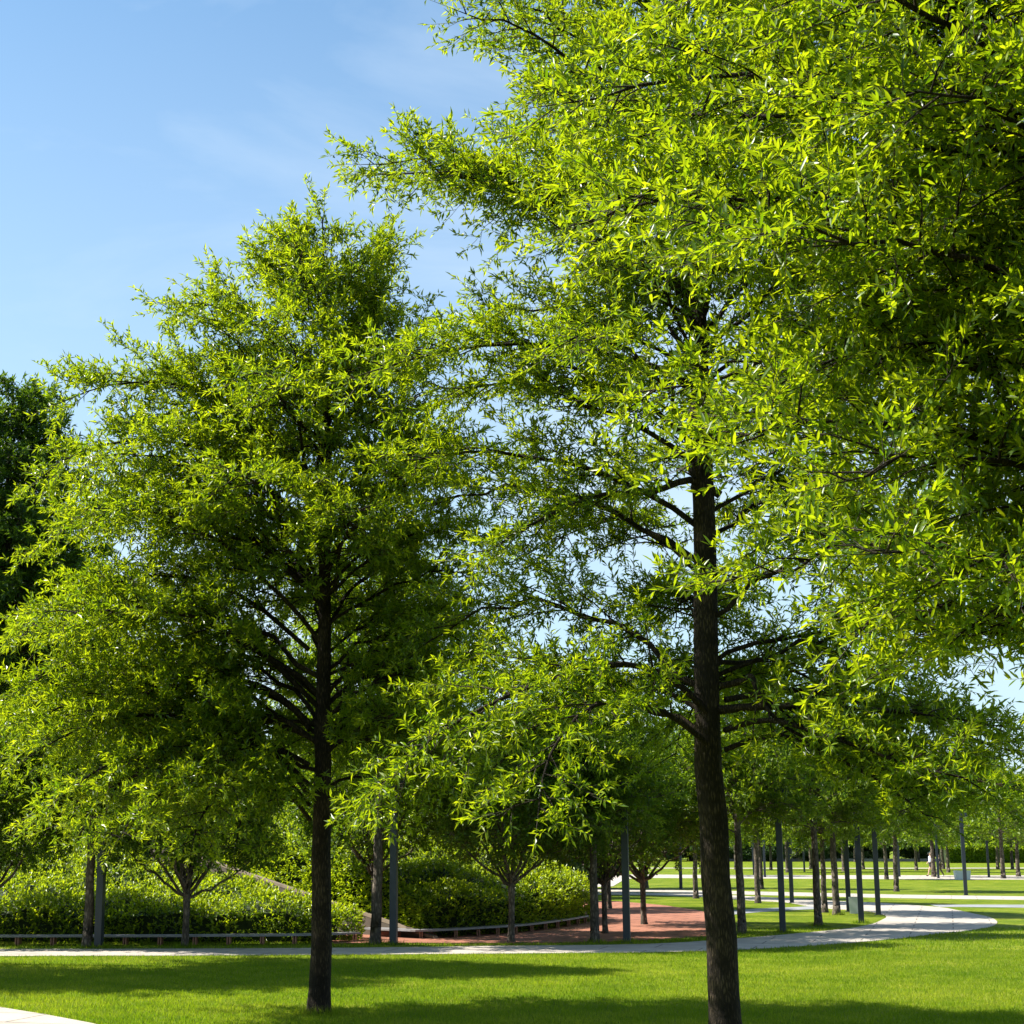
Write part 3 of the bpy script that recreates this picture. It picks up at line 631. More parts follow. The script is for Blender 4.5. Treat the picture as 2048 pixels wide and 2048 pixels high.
def hedge(name, poly, hz, seed, label, dens=70, ll=.115, lw=.048):
    rng = np.random.default_rng(seed)
    xs = [p[0] for p in poly]; ys = [p[1] for p in poly]
    area = (max(xs)-min(xs))*(max(ys)-min(ys)); n = int(area*dens)
    X = rng.uniform(min(xs),max(xs),n); Y = rng.uniform(min(ys),max(ys),n)
    k = in_poly(X,Y,poly); X=X[k]; Y=Y[k]
    bump = lambda X,Y: .07*np.sin(X*2.1+Y*.7)+.06*np.sin(Y*2.7-X*1.3+seed)+.05*np.sin(X*5.1+2*np.sin(Y*3.7))
    Z = hz(X,Y)+bump(X,Y)+rng.normal(0,.045,len(X))
    P = np.stack([X,Y,Z],1); D = np.tile([0,0,1.],(len(X),1))+rng.normal(0,.35,(len(X),3))
    # side faces
    SP=[];SD=[]
    m_=len(poly)
    for i in range(m_):
        a=np.array(poly[i]); b=np.array(poly[(i+1)%m_]); l=np.linalg.norm(b-a); nrm=np.array([(b-a)[1],-(b-a)[0]])/l
        if a[1]>52 and b[1]>52: continue
        zmax=hz(np.array([(a[0]+b[0])/2]),np.array([(a[1]+b[1])/2]))[0]
        q=int(l*zmax*dens*1.1); t=rng.random(q); xy=a+(b-a)*t[:,None]
        zt_=hz(xy[:,0],xy[:,1])+bump(xy[:,0],xy[:,1]); zz=rng.random(q)*zt_
        SP.append(np.stack([xy[:,0]+nrm[0]*rng.normal(.02,.05,q),xy[:,1]+nrm[1]*rng.normal(.02,.05,q),zz],1))
        d=np.tile([nrm[0],nrm[1],.55],(q,1))+rng.normal(0,.4,(q,3)); SD.append(d)
    P=np.concatenate([P]+SP); D=norm(np.concatenate([D]+SD)); n=len(P)
    gm=Geo(); A=P-D*.16; B=P+D*(.04+.10*rng.random((n,1)))
    gm.sticks(A,B,.004)
    lp=7; idx=np.repeat(np.arange(n),lp); t=np.tile((np.arange(lp)+.5)/lp,n)+rng.normal(0,.05,n*lp); t=np.clip(t,0,1)
    base=A[idx]+(B-A)[idx]*t[:,None]; ra=norm(rng.normal(0,1,(n*lp,3)))
    dd=D[idx]*(.5+.5*t)[:,None]+ra*.75; U=np.tile([0,0,1.],(n*lp,1))+rng.normal(0,.5,(n*lp,3))
    V,T,Q,kv=leaves_geo(base,dd,U,ll*(.6+.6*rng.random(n*lp)),lw*(.75+.5*rng.random(n*lp)),rng,oval=True)
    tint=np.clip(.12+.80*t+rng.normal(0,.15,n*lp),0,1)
    off=gm.n; gm.add(V,T,None); Tt=np.concatenate(gm.T); Qq=np.concatenate(gm.Q)
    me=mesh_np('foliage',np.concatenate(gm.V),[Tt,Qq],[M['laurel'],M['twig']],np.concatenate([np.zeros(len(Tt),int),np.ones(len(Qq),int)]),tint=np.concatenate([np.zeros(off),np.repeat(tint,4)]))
    print('HEDGE leaves', n*lp)
    root=empty(name,(0,0,0)); tag(root,label,'hedge')
    link('foliage',me,root)
    # woody core: grid clipped to the polygon
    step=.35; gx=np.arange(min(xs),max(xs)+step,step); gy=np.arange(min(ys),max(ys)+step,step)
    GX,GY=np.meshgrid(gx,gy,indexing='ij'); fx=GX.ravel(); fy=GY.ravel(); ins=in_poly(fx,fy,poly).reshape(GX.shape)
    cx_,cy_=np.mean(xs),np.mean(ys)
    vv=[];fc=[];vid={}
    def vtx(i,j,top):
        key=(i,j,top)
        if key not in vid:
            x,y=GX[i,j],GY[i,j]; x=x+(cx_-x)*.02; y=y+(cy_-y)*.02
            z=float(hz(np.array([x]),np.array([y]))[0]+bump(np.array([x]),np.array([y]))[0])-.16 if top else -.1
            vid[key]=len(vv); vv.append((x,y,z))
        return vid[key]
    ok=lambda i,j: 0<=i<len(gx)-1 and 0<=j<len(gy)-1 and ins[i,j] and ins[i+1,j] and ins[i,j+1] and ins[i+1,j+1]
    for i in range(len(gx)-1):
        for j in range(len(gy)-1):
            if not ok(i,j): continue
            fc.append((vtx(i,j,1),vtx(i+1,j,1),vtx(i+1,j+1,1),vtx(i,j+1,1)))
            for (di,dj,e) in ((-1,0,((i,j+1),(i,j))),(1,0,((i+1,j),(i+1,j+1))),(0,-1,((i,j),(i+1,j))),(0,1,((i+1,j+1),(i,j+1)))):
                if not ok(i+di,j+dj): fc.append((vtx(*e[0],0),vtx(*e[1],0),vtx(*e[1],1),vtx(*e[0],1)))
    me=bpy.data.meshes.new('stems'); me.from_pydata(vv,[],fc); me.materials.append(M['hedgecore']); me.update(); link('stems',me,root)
    return root
polyL = [(-16,40.9),(-9,40.7),(-3.2,40.9),(-2.0,41.3),(-1.9,41.9),(-7.3,50.3),(-10,55),(-12,60),(-24,60),(-24,41)]
hedge('laurel_hedge', polyL, hz_left, 3, 'long clipped laurel hedge covering the bank behind the left low bench')
_bp=[(850,1878.5),(912,1876),(957,1873),(996,1870.5),(1032,1868),(1064,1864.5),(1092,1861),(1116,1857.5),(1138,1854),(1157,1850.5),(1178,1847)]
polyR = [(G(*q)[0], G(*q)[1]+.62) for q in _bp] + [(5.0,52.5),(3.9,57),(2.5,63),(-9,63),(-8.6,56.5),(-4.9,49.6)]
hedge('laurel_hedge', polyR, hz_right, 9, 'laurel hedge on the curved bank behind the right low bench, beside the plaza')

# sloping coping of the ramp between the two hedges
b0=Vector((*G(872,1879),.0)); Yt=48.5; b1=Vector((XY(478,1744,Yt),Yt,ZY(1744,Yt))); b2=b1+(b1-b0)*.55
cop=MB(); dirv=(b2-b0).normalized(); sdv=Vector((dirv.y,-dirv.x,0)).normalized()*.07; up=Vector((0,0,.07))
P=[b0-sdv,b0+sdv,b2+sdv,b2-sdv]; q=[p_+up for p_ in P]; low=[Vector((p_.x,p_.y,-.1)) for p_ in P]
rootc=empty('ramp_wall',(b0.x,b0.y,0)); inv=Vector((b0.x,b0.y,0))
P=[p_-inv for p_ in P]; q=[p_-inv for p_ in q]; low=[p_-inv for p_ in low]
cop.quad(*q); cop.quad(P[0],P[1],q[1],q[0]); cop.quad(P[1],P[2],q[2],q[1]); cop.quad(P[2],P[3],q[3],q[2]); cop.quad(P[3],P[0],q[0],q[3]); cop.quad(P[3],P[2],P[1],P[0])
cop.build('coping',M['coping'],rootc)
wl=MB(); s9=sdv*.15
wp=[p_+(s9 if i in (0,3) else -s9)-Vector((0,0,.003)) for i,p_ in enumerate(P)]
wlw=[Vector((p_.x,p_.y,-.12)) for p_ in wp]
for i in range(4):
    j=(i+1)%4; wl.quad(wlw[i],wlw[j],wp[j],wp[i])
wl.build('wall',M['rampwall'],rootc)
tag(rootc,'sloping stone coping of the ramp wall between the two laurel hedges','wall')

# ------------------------------------------------------------------ benches
def bench(pts, legs, label, zt=.235, wdt=.42, thick=.045):
    pts=[Vector((*G(x,y),0)) for x,y in pts]; c0=pts[len(pts)//2].copy()
    root=empty('curved_bench',c0); C=smooth_pts(pts,5,False); n=len(C)
    m_=MB(); rows=[]
    for i,p_ in enumerate(C):
        t_=(C[min(i+1,n-1)]-C[max(i-1,0)]).normalized(); nv=Vector((-t_.y,t_.x,0))
        a=p_-c0; b=p_+nv*wdt-c0; rows.append((a,b))
    for i in range(n-1):
        a,b=rows[i]; c,d=rows[i+1]; u1=Vector((0,0,zt)); u0=Vector((0,0,zt-thick))
        m_.quad(a+u1,c+u1,d+u1,b+u1); m_.quad(a+u0,c+u0,c+u1,a+u1); m_.quad(d+u0,b+u0,b+u1,d+u1); m_.quad(b+u0,d+u0,c+u0,a+u0)
    for e in (0,n-1):
        a,b=rows[e]; m_.quad(a+u0,b+u0,b+u1,a+u1)
    m_.build('seat',M['bench'],root)
    for (x,y) in legs:
        gx,gy=G(x,y); gy+=.06
        l=MB()
        for s_ in (-1,1): l.box(-.045 if s_<0 else .012,-.02,-.02,-.012 if s_<0 else .045,.30,zt-thick-.001)
        o_=l.build('leg',M['leg'],root); o_.location=Vector((gx,gy,0))-c0
    tag(root,label,'bench','low curved benches'); return root
bench([(-260,1892),(0,1891.5),(300,1891),(450,1890),(588,1888.6),(660,1886.5),(722,1884)], [(-40,1891.6),(32,1891.4),(103,1891.2),(248,1890.8),(318,1890.6),(388,1890.4),(456,1890),(523,1889.4),(588,1888.6),(709,1885.2)], 'long low bench with terracotta legs along the foot of the left hedge')
bench([(728,1874),(790,1877),(842,1879),(912,1876),(957,1873),(996,1870.5),(1032,1868),(1064,1864.5),(1092,1861),(1116,1857.5),(1138,1854),(1157,1850.5),(1180,1846)], [(842,1878.5),(912,1876),(957,1873),(996,1870.5),(1032,1868),(1064,1864.5),(1092,1861),(1116,1857.5),(1138,1854),(1157,1850.5),(1171,1847.5)], 'low bench curving round the foot of the right hedge beside the plaza')
bench([(700,1868),(735,1866.5),(782,1866)], [(735,1866.3),(775,1866)], 'short upper bench behind the second lamp post by the ramp')
st_=MB(); gx,gy=G(742,1875); gx2,_=G(873,1875); st_.box(gx-gx,.0,0,gx2-gx,.35,.15); so=st_.build('terracotta_step',M['terracotta']); so.location=(gx,gy,.0); tag(so,'terracotta step block under the bench end by the ramp','step')

# ------------------------------------------------------------------ lamp posts
def lamp_post():
    root=empty('lamp_post',(0,0,0)); H_=3.86; h=.085
    m_=MB(); m_.box(-h,-h,0,h,h,H_); m_.build('post',M['pole'],root,bevel=.008)
    m_=MB(); m_.box(h+.001,-h,H_-.17,.30,h,H_-.002); m_.build('lamp_head',M['polehead'],root,bevel=.006)
    m_=MB(); m_.box(h+.03,-h+.02,H_-.178,.28,h-.02,H_-.171); m_.build('lens',M['lens'],root)
    m_=MB(); m_.box(-h-.05,-h-.05,0.0,h+.05,h+.05,.018); m_.build('base_plate',M['pole'],root)
    return root
lp0=lamp_post(); first=True
posts=[(197,1895.5,'leftmost lamp post, dark and square, right beside a slender trunk'),(787,1889.5,'second lamp post from the left, slate blue, standing before the ramp'),(1254,1885.5,'third lamp post from the left with its lamp head showing above the plaza edge'),
 (1566,1865.5,'lamp post on the grass island between two slender oaks'),(1584,1806,'pale lit lamp post at the bend of the path behind the island'),(1723,1846.5,'tall dark lamp post in front of the pale waste bin'),
 (1757,1829.5,'dark lamp post with right-pointing head at the tip of the grass island'),(1698,1823,'lamp post lit on its left side, directly behind the pale waste bin'),(1877,1756.5,'lamp post between the two walkers on the far path'),
 (1932,1790.5,'lamp post on the middle lawn in front of the far grey bin'),(1978,1754.5,'lamp post on the far path right of the far grey bin'),(1799,1753.5,'lamp post half hidden by the stout dark trunk'),
 (1647.5,1785,'bluish lamp post behind the island oaks'),(1362,1778,'lamp post on the lawn left of the thick trunk'),(1407,1751,'far lamp post touching the left side of the thick trunk'),
 (1609,1744,'far lamp post on the back lawn behind the island'),(1508,1750,'far lamp post left of a darker oak'),(1530,1754.5,'far lamp post right of a darker oak')]
for i,(px,py,lab) in enumerate(posts):
    o_=lp0 if i==0 else copy_tree(lp0)
    x,y=G(px,py); o_.location=(x,y,0); o_.rotation_euler=(0,0,math.radians(-13))
    tag(o_,lab,'lamp post','square lamp posts')

# ------------------------------------------------------------------ bins
def wbin(px,py,label,w_=.44,h_=.56,rz=-.25):
    x,y=G(px,py); root=empty('waste_bin',(x,y,0),rz)
    m_=MB(); i=0
    a,b=w_/2,w_/2*.75
    P0=[(-a*.86,-b*.86,.0),(a*.86,-b*.86,.0),(a*.86,b*.86,.0),(-a*.86,b*.86,.0)]; P1=[(-a,-b,h_),(a,-b,h_),(a,b,h_),(-a,b,h_)]
    for k in range(4):
        j=(k+1)%4; m_.quad(P0[k],P0[j],P1[j],P1[k])
    m_.quad(*P1); m_.quad(*reversed(P0)); m_.build('body',M['bin'],root,bevel=.01)
    m_=MB(); m_.box(-a*.6,-b*.6,h_+.002,a*.6,b*.6,h_+.008); m_.build('opening',M['bindark'],root)
    tag(root,label,'bin','pale waste bins'); return root
wbin(1710,1827,'pale square waste bin on the tip of the grass island',.40,.56,-.25)
wbin(1925,1759.5,'pale blue grey waste bin on the far path behind a lamp post',1.05,.62,-.1)

# ------------------------------------------------------------------ far wall, shrubs, hedge
xa,ya=G(1440,1723); xb,_=G(1885,1723)
m_=MB(); m_.box(0,0,0,xb-xa,.5,.42); wo=m_.build('low_wall',M['graywall']); wo.location=(xa,ya,0); tag(wo,'low grey retaining wall at the back of the far lawn','wall')
def scatter_bush(name,x0,x1,y0,y1,h,z0,n,ll,mat,seed,label,cat,flat=False,kind=None,group=None):
    rng=np.random.default_rng(seed); X=rng.uniform(x0,x1,n); Y=rng.uniform(y0,y1,n)
    top=z0+h if flat else z0+h*(.6+.25*np.sin(X*1.1+seed)+.2*np.sin(X*2.3+1))
    u=rng.random(n)**.55; Z=z0*.2+(top-z0*.2)*u if flat else z0+(top-z0)*u
    if flat:
        ft=rng.random(n)<.55; Y=np.where(ft,y0+rng.normal(0,.08,n),Y); Z=np.where(ft,rng.random(n)*top,top+rng.normal(0,.1,n))
    D=norm(rng.normal(0,.7,(n,3))+np.array([0,-.1,.7])); U=rng.normal(0,1,(n,3))
    V,T,Q,kv=leaves_geo(np.stack([X-(x0+x1)/2,Y-(y0+y1)/2,Z],1),D,U,ll*(.6+.7*rng.random(n)),ll*.5*(.7+.6*rng.random(n)),rng,oval=True)
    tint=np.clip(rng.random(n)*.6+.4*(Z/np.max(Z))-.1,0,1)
    root=empty(name,((x0+x1)/2,(y0+y1)/2,0)); me=mesh_np('foliage',V,[T],[mat],tint=np.repeat(tint,4)); link('foliage',me,root)
    m_=MB(); a,b=(x1-x0)/2-.35,(y1-y0)/2-.3; m_.box(-a,-b,0,a,b,(z0+h-.15) if flat else z0+h*.3); m_.build('stems',M['hedgecore'],root)
    tag(root,label,cat,group); return root
y_w=ya+.7
k_=0
for x0 in np.linspace(xa,xb-14,6):
    k_+=1
    scatter_bush('pale_shrub',x0,x0+(xb-xa)/6*.99,y_w+.2,y_w+3.2,1.15,.3,5200,.30,M['shrub'],k_,['first','second','third','fourth','fifth','sixth'][k_-1]+' pale silvery shrub clump from the left along the low grey wall','shrub',group='pale shrubs along the low wall')
hx0,hy=G(1896,1726); hx1,_=G(2200,1726)
scatter_bush('clipped_hedge',hx0,hx1,hy,hy+5,2.0,.2,26000,.34,M['laurel'],21,'long flat topped clipped hedge at the back right of the far lawn','hedge',flat=True)

# ------------------------------------------------------------------ far belt of trees
def blob_tree(seed,H,r,nleaf,ll,mat,conifer=False):
    rng=np.random.default_rng(seed); wood=Geo()
    zs=np.linspace(-.2,H*.8,8); wood.tube(np.stack([zs*0,zs*0,zs],1),np.linspace(.32,.08,8)*H/14,7)
    for k in range(10):
        az=k*2.4; z0=H*(.2+.06*k); wood.tube(bez(np.array([0,0,z0]),np.array([math.cos(az)*r*.4,math.sin(az)*r*.4,z0+.5]),np.array([math.cos(az)*r*.75,math.sin(az)*r*.75,z0+H*.12]),5),np.linspace(.10,.02,5),5)
    C=[];Rr=[]
    nc=34
    for k in range(nc):
        f=(k+.5)/nc; z=H*(.14+.82*f)
        env=(1-f)**.8*1.0 if conifer else math.sin(math.pi*min(1,(f*.92+.12)))**.6
        a=rng.random()*6.28; q=env*r*(.35+.5*rng.random()); C.append((math.cos(a)*q,math.sin(a)*q,z)); Rr.append((.42 if not conifer else .30)*r*(.55+.6*rng.random())*(1 if not conifer else (1.1-f)))
    C=np.array(C); Rr=np.array(Rr); idx=rng.integers(0,nc,nleaf); u=norm(rng.normal(0,1,(nleaf,3)))
    P=C[idx]+u*(Rr[idx]*(.6+.45*rng.random(nleaf)))[:,None]*np.array([1,1,.75])
    D=u+rng.normal(0,.6,(nleaf,3))+np.array([0,0,.1]); U=u+rng.normal(0,.7,(nleaf,3))
    V,T,Q,kv=leaves_geo(P,D,U,ll*(.6+.7*rng.random(nleaf)),ll*.55*(.6+.7*rng.random(nleaf)),rng,oval=True)
    tint=np.clip(rng.normal(.45,.25,nleaf),0,1)
    return wood.mesh('trunk',[M['barkmid']]), mesh_np('crown',V,[T],[mat],tint=np.repeat(tint,4))
belt=[blob_tree(81,13,5.0,15000,.55,M['distant']),blob_tree(82,16,5.6,17000,.55,M['distant']),blob_tree(83,11,4.8,14000,.55,M['distant'])]
con=[blob_tree(85,19,3.6,13000,.5,M['pinef'],True)]
rb=random.Random(4)
place_words=['seen over the plaza','behind the thick trunk','behind the grass island','above the low grey wall','behind the walkers','above the clipped hedge','at the right edge']
i=0
for row,(Yb,step) in enumerate(((262,8.0),(285,9.5))):
    X=10.0 if row==0 else 2.0
    while X<128*Yb/262:
        k=rb.randrange(3); s=rb.uniform(1.05,1.4)*(1.0 if row==0 else 1.2)
        px=CX+X*F/Yb
        word=place_words[min(6,max(0,int((px-1150)/130)))]
        put('broadleaf_tree',belt[k],(X+rb.uniform(-1,1),Yb+rb.uniform(-5,5),0),['dark rounded','tall dark','lower bushy'][k]+' tree in the far belt '+word,'tree','trees of the far belt',rb.random()*6,s)
        X+=step*rb.uniform(.8,1.2); i+=1
bx=8.0; i=0
while bx<118:
    put('broadleaf_tree',belt[2],(bx,252+rb.uniform(-2,2),0),['low','wide low','bushy low'][i%3]+' tree at the foot of the far belt '+place_words[min(6,max(0,int((CX+bx*F/252-1150)/130)))],'tree','low trees at the foot of the far belt',bx,(.62,.62,rb.uniform(.38,.5)))
    bx+=rb.uniform(4.6,6.4); i+=1
for (px,Y,s,lab) in ((1838,300,1.0,'dark pointed conifer rising over the far belt, left of three'),(1905,305,.93,'dark pointed conifer rising over the far belt, middle of three'),(1945,300,.9,'dark pointed conifer rising over the far belt, right of three')):
    put('conifer_tree',con[0],(XY(px,1600,Y),Y,0),lab,'tree','conifers over the far belt',px,s)
# trees behind the hedge bank
bk=[(-30,66,1,1.0),(110,72,0,.62),(250,70,2,.62),(330,80,1,.55),(470,75,0,.52),(610,70,2,.60),(720,78,1,.55),(830,72,0,.60),(940,76,2,.62),(1040,80,1,.55),(1120,84,0,.52),(1180,92,2,.55)]
for j,(px,Y,k,s) in enumerate(bk):
    put('broadleaf_tree',belt[k],(XY(px,1650,Y),Y,0),'dark dense tree behind the hedge bank, '+['at the left edge','above the leftmost lamp post','left of the forked round tree','right of the forked round tree','left of the broad oak trunk','right of the broad oak trunk','behind the pale grey trunk','right of the second lamp post','left of the candelabra tree','right of the candelabra tree','behind the knotty trunk','behind the third lamp post'][j],'tree','trees behind the hedge bank',j*1.3,s)

# ------------------------------------------------------------------ distant buildings
def facade(name,c1,c2,sx,sy):
    m,nt,o=newmat(name); L=nt.links.new; t=N(nt,'TexCoord'); mp_=N(nt,'Mapping'); mp_.inputs['Rotation'].default_value=(math.radians(90),0,0)
    b=N(nt,'TexBrick',Scale=1.0); b.offset=0; b.inputs['Color1'].default_value=(*c1,1); b.inputs['Color2'].default_value=tuple(x*.8 for x in c1)+(1,)
    b.inputs['Mortar'].default_value=(*c2,1); b.inputs['Brick Width'].default_value=sx; b.inputs['Row Height'].default_value=sy; b.inputs['Mortar Size'].default_value=.35
    p=N(nt,'BsdfPrincipled',Roughness=.35); L(t.outputs['Object'],mp_.inputs[0]); L(mp_.outputs[0],b.inputs[0]); L(b.outputs[0],p.inputs['Base Color']); L(p.outputs[0],o.inputs[0]); return m
M['glassf']=facade('glass_facade',(.10,.17,.26),(.42,.50,.58),2.2,3.3); M['tanf']=facade('tan_facade',(.07,.08,.10),(.46,.38,.30),3.0,3.2)
M['rooftile']=noisy('roof_tile',[(0.3,(.10,.065,.05)),(0.7,(.16,.10,.08))],1.0)
def tower(px0,px1,pyt,Y,mat,label,roof=None):
    x0,x1=XY(px0,1500,Y),XY(px1,1500,Y); h=ZY(pyt,Y); root=empty('tower_block',((x0+x1)/2,Y,0)); a=(x1-x0)/2
    m_=MB(); m_.box(-a,0,0,a,14,h); m_.build('wall',mat,root)
    m_=MB()
    if roof: m_.v=[(-a-.6,-.6,h+.02),(a+.6,-.6,h+.02),(a+.6,14.6,h+.02),(-a-.6,14.6,h+.02),(-a*.4,7,h+3.6),(a*.4,7,h+3.6)]; m_.f=[(0,1,5,4),(2,3,4,5),(1,2,5),(3,0,4),(3,2,1,0)]
    else: m_.box(-a*.7,2,h+.01,a*.7,10,h+3)
    m_.build('roof',roof or M['graywall'],root); tag(root,label,'building')
tower(444,476,1378,620,M['glassf'],'slim pale blue glass tower glimpsed through the broad left oak')
tower(545,600,1432,640,M['glassf'],'wider bluish tower block glimpsed beside the left oak trunk')
tower(1868,1896,1520,420,M['tanf'],'tan building with a brown hipped roof above the far belt at right',M['rooftile'])
# globe lamp by the clipped hedge
gx,gy=G(1949.5,1722); gr=empty('globe_lamp',(gx,gy+7,0))
gm_=Geo(); gm_.tube([(0,0,0),(0,0,1.6)],[.04,.04],8); link('post',gm_.mesh('post',[M['pole']]),gr)
import bmesh
bmm=bmesh.new(); bmesh.ops.create_uvsphere(bmm,u_segments=16,v_segments=10,radius=.17,matrix=Matrix.Translation((0,0,2.0))); me=bpy.data.meshes.new('globe'); bmm.to_mesh(me); bmm.free(); me.materials.append(M['lens']); link('globe',me,gr)
bpy.data.objects[gr.name].children[0].scale=(1,1,1.16)
tag(gr,'small white globe lamp behind the clipped hedge','lamp')

# ------------------------------------------------------------------ walkers
def flat(name,c,rough=.8): return noisy(name,[(0.3,tuple(x*.9 for x in c)),(0.7,c)],12,rough=rough)
M['skin']=flat('skin',(.52,.33,.24),.55); M['shirt']=flat('blue_shirt',(.50,.60,.75)); M['shorts']=flat('dark_shorts',(.04,.035,.035)); M['hair']=flat('hair',(.03,.02,.015)); M['cap']=flat('cap',(.06,.10,.09)); M['trous']=flat('olive_leggings',(.09,.075,.04)); M['top']=flat('dark_top',(.03,.03,.04)); M['shoe']=flat('dark_shoe',(.03,.03,.03)); M['wshoe']=flat('white_shoe',(.65,.65,.63))
def skin(name,verts,edges,radii,mat,parent,sub=2,root_i=0):
    me=bpy.data.meshes.new(name); me.from_pydata(verts,edges,[]); o=link(name,me,parent)
    sm=o.modifiers.new('skin','SKIN'); me.materials.append(mat)
    for k,r in enumerate(radii):
        d=me.skin_vertices[0].data[k]; d.radius=(r,r) if not isinstance(r,tuple) else r
        d.use_root=(k==root_i)
    sm.use_smooth_shade=True; sb=o.modifiers.new('sub','SUBSURF'); sb.levels=sub; sb.render_levels=sub
    return o
def walker(px,py,label,stride,shirt,lower,shoe,long_trousers,cap,h=1.74,swap=1):
    x,y=G(px,py); root=empty('person',(x,y,.012)); s=h/1.74
    # walking towards -X
    f=swap*stride
    pel=(0,0,.94); 
    V=[pel,(-.01,0,1.12),(-.02,0,1.36),(-.03,0,1.48),(-.04,0,1.56),(-.05,0,1.66),(-.045,0,1.72),
       (-.01,-.10,.90),(-.06-f*.4,-.10,.50),(-f,-.09,.09),(-f-.13,-.09,.04),
       (.01,.10,.90),(-.03+f*.35,.10,.50),(f*1.05,.09,.12),(f*1.05-.11,.09,.03),
       (-.02,-.19,1.42),(.04+f*.15,-.23,1.15),(-.08+f*.35,-.23,.92),(-.11+f*.4,-.22,.83),
       (-.02,.19,1.42),(.0-f*.1,.23,1.15),(-.16-f*.2,.23,.95),(-.2-f*.2,.22,.87)]
    V=[(a*s,b*s,c*s) for a,b,c in V]
    Ed=[(0,1),(1,2),(2,3),(3,4),(4,5),(5,6),(0,7),(7,8),(8,9),(9,10),(0,11),(11,12),(12,13),(13,14),(2,15),(15,16),(16,17),(17,18),(2,19),(19,20),(20,21),(21,22)]
    Rr=[.13,.125,.14,.06,.055,.10,.07,.095,.062,.042,.035,.095,.062,.042,.035,.055,.045,.034,.03,.055,.045,.034,.03]
    b=skin('body',V,Ed,[r*s for r in Rr],M['skin'],root)
    skin('shirt',[V[0],V[1],V[2],V[15],V[16],V[19],V[20]],[(0,1),(1,2),(2,3),(3,4),(2,5),(5,6)],[q*s for q in (.165,.16,.17,.09,.075,.09,.075)],shirt,root)
    if long_trousers:
        lv=[V[0],V[7],V[8],V[9],V[11],V[12],V[13]]; skin('leggings',lv,[(0,1),(1,2),(2,3),(0,4),(4,5),(5,6)],[q*s for q in (.15,.115,.08,.058,.115,.08,.058)],lower,root)
    else:
        k1=tuple((a+b_)/2*.9+a*.1-b_*.0 if False else a*.35+b_*.65 for a,b_ in zip(V[7],V[8])); k2=tuple(a*.35+b_*.65 for a,b_ in zip(V[11],V[12]))
        skin('shorts',[V[0],V[7],k1,V[11],k2],[(0,1),(1,2),(0,3),(3,4)],[q*s for q in (.155,.13,.105,.13,.105)],lower,root)
    for a,b_ in ((9,10),(13,14)):
        A=V[a];B=V[b_]; skin('shoe',[(A[0]+.03,A[1],.05),(A[0]-.06,A[1],.045),(A[0]-.17,A[1],.035)],[(0,1),(1,2)],[.05,.055,.04],shoe,root,1)
    skin('hair',[(V[5][0]+.035*s,0,V[5][2]+.01),(V[6][0]+.02*s,0,V[6][2]+.02)],[(0,1)],[.10*s,.085*s],M['hair'],root,2)
    if cap:
        skin('cap',[(V[6][0]+.02,0,V[6][2]+.015),(V[6][0]-.01,0,V[6][2]+.06)],[(0,1)],[.115*s,.08*s],M['cap'],root,2)
        skin('cap_brim',[(V[6][0]-.07,0,V[6][2]+.01),(V[6][0]-.19,0,V[6][2]-.005)],[(0,1)],[(.07,.018),(.05,.012)],M['cap'],root,1)
    tag(root,label,'person'); return root
walker(1863.5,1752.5,'man in pale blue shirt, dark shorts and cap walking left of the far lamp post',.28,M['shirt'],M['shorts'],M['shoe'],False,True,1.80)
walker(1880,1753,'woman in dark top and olive leggings stepping out behind the far lamp post',.30,M['top'],M['trous'],M['wshoe'],True,False,1.66,-1)

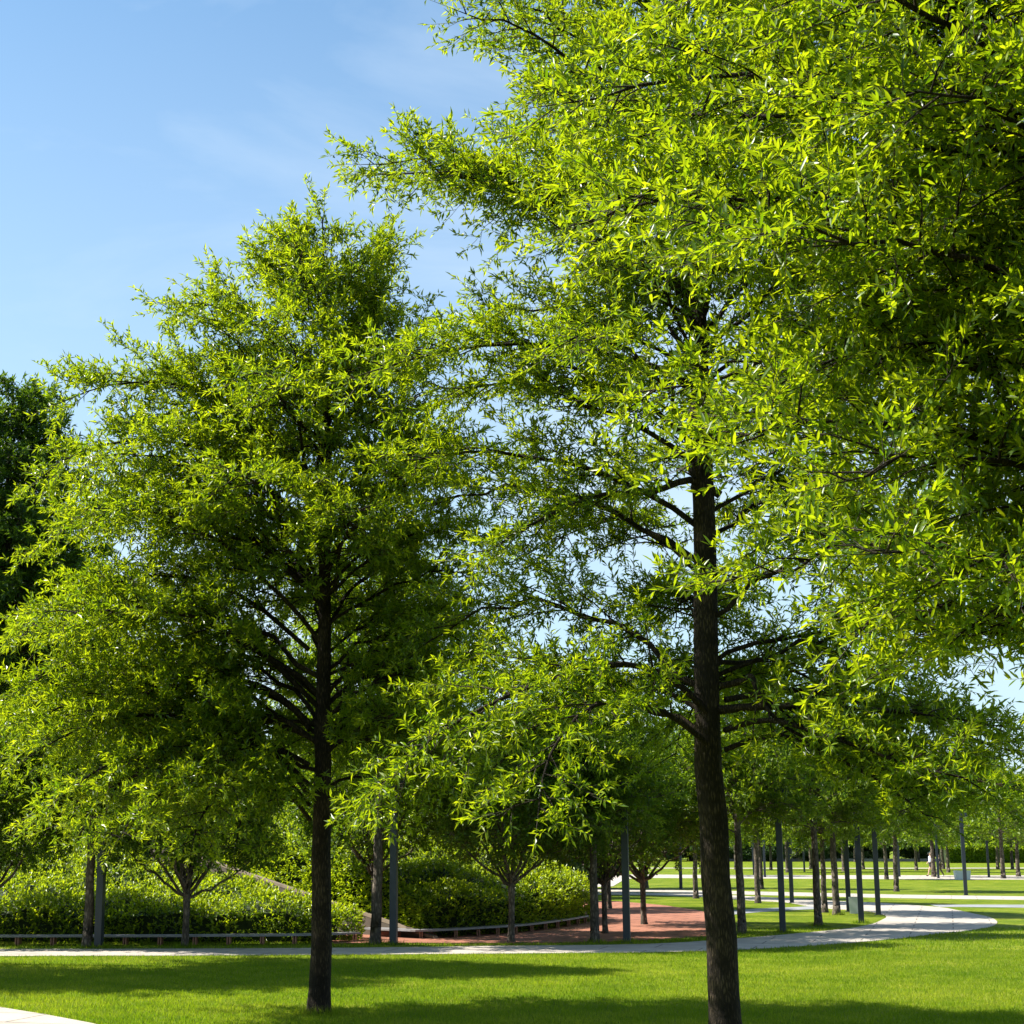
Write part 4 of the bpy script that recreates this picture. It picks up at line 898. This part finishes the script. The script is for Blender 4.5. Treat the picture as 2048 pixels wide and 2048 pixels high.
# ------------------------------------------------------------------ grass blades on the near lawn and verges
rng=np.random.default_rng(99)
def blades(n,y0,y1,power,hgt,wd):
    Y=y0+(y1-y0)*rng.random(n)**power
    X=(rng.random(n)*(2048+160)-80-CX)/F*Y*1.03
    return X,Y,np.full(n,hgt),np.full(n,wd)
def ring(cx_,cy_,r0_,r1_,n,h,w_):
    a=rng.random(n)*6.283; q=r0_+(r1_-r0_)*rng.random(n)**1.8
    return cx_+np.cos(a)*q, cy_+np.sin(a)*q, h*(.5+rng.random(n)), np.full(n,w_)
sets=[blades(430000,20.5,37.6,1.35,.055,.010),blades(60000,37.6,48,1.0,.07,.016),
      ring(lx,ly,.17,.42,1500,.10,.010),ring(rx,ry,.2,.5,1500,.10,.010)]
sets+=[ring(*G(px_,py_),.12,.3,260,.11,.014) for px_,py_ in [(175,1895),(750,1889),(1190,1885),(1484,1868),(1637,1852),(1673,1830),(197,1895.5),(787,1889.5),(1254,1885.5),(1566,1865.5),(1723,1846.5),(370,1894)]]
X=np.concatenate([s_[0] for s_ in sets]);Y=np.concatenate([s_[1] for s_ in sets]);Hh=np.concatenate([s_[2] for s_ in sets]);Ww=np.concatenate([s_[3] for s_ in sets])
bad=np.zeros(len(X),bool)
for ob in (main_path,corner,plaza,gravel1):
    vv=[v.co[:2] for v in ob.data.vertices]; bad|=in_poly(X,Y,vv[:len(vv)//2])
bad|=in_poly(X,Y,polyL)|in_poly(X,Y,polyR)
k=~bad; X=X[k];Y=Y[k];Hh=Hh[k];Ww=Ww[k]; n=len(X)
patch=.5+.3*np.sin(X*1.7+2*np.sin(Y*.9))*np.sin(Y*2.1+np.sin(X*1.3))+.35*np.sin(X*.43+1.5*np.sin(Y*.31))*np.sin(Y*.62+1)+.2*np.sin(X*5.3+Y*1.1)*np.sin(Y*4.1)
D=norm(np.tile([0,0,1.],(n,1))+rng.normal(0,.42,(n,3))); D[:,2]=np.abs(D[:,2])
Ln=Hh*(.5+.8*rng.random(n)); a=rng.random(n)*6.28; sx=np.stack([np.cos(a),np.sin(a),0*a],1)*(Ww*(.7+.6*rng.random(n)))[:,None]*.5
Pb=np.stack([X,Y,np.full(n,-.004)],1)
V=np.stack([Pb-sx,Pb+sx,Pb+D*Ln[:,None]],1).reshape(-1,3); T=(np.arange(n)*3)[:,None]+np.array([[0,1,2]])
tint=np.clip(.12+.55*patch+rng.normal(0,.22,n),0,1)
go=link('grass',mesh_np('grass',V,[T],[M['blade']],tint=np.repeat(tint,3)))
tag(go,'short mown green grass of the park lawn','grass',kind='stuff')
print('SCRIPT DONE')
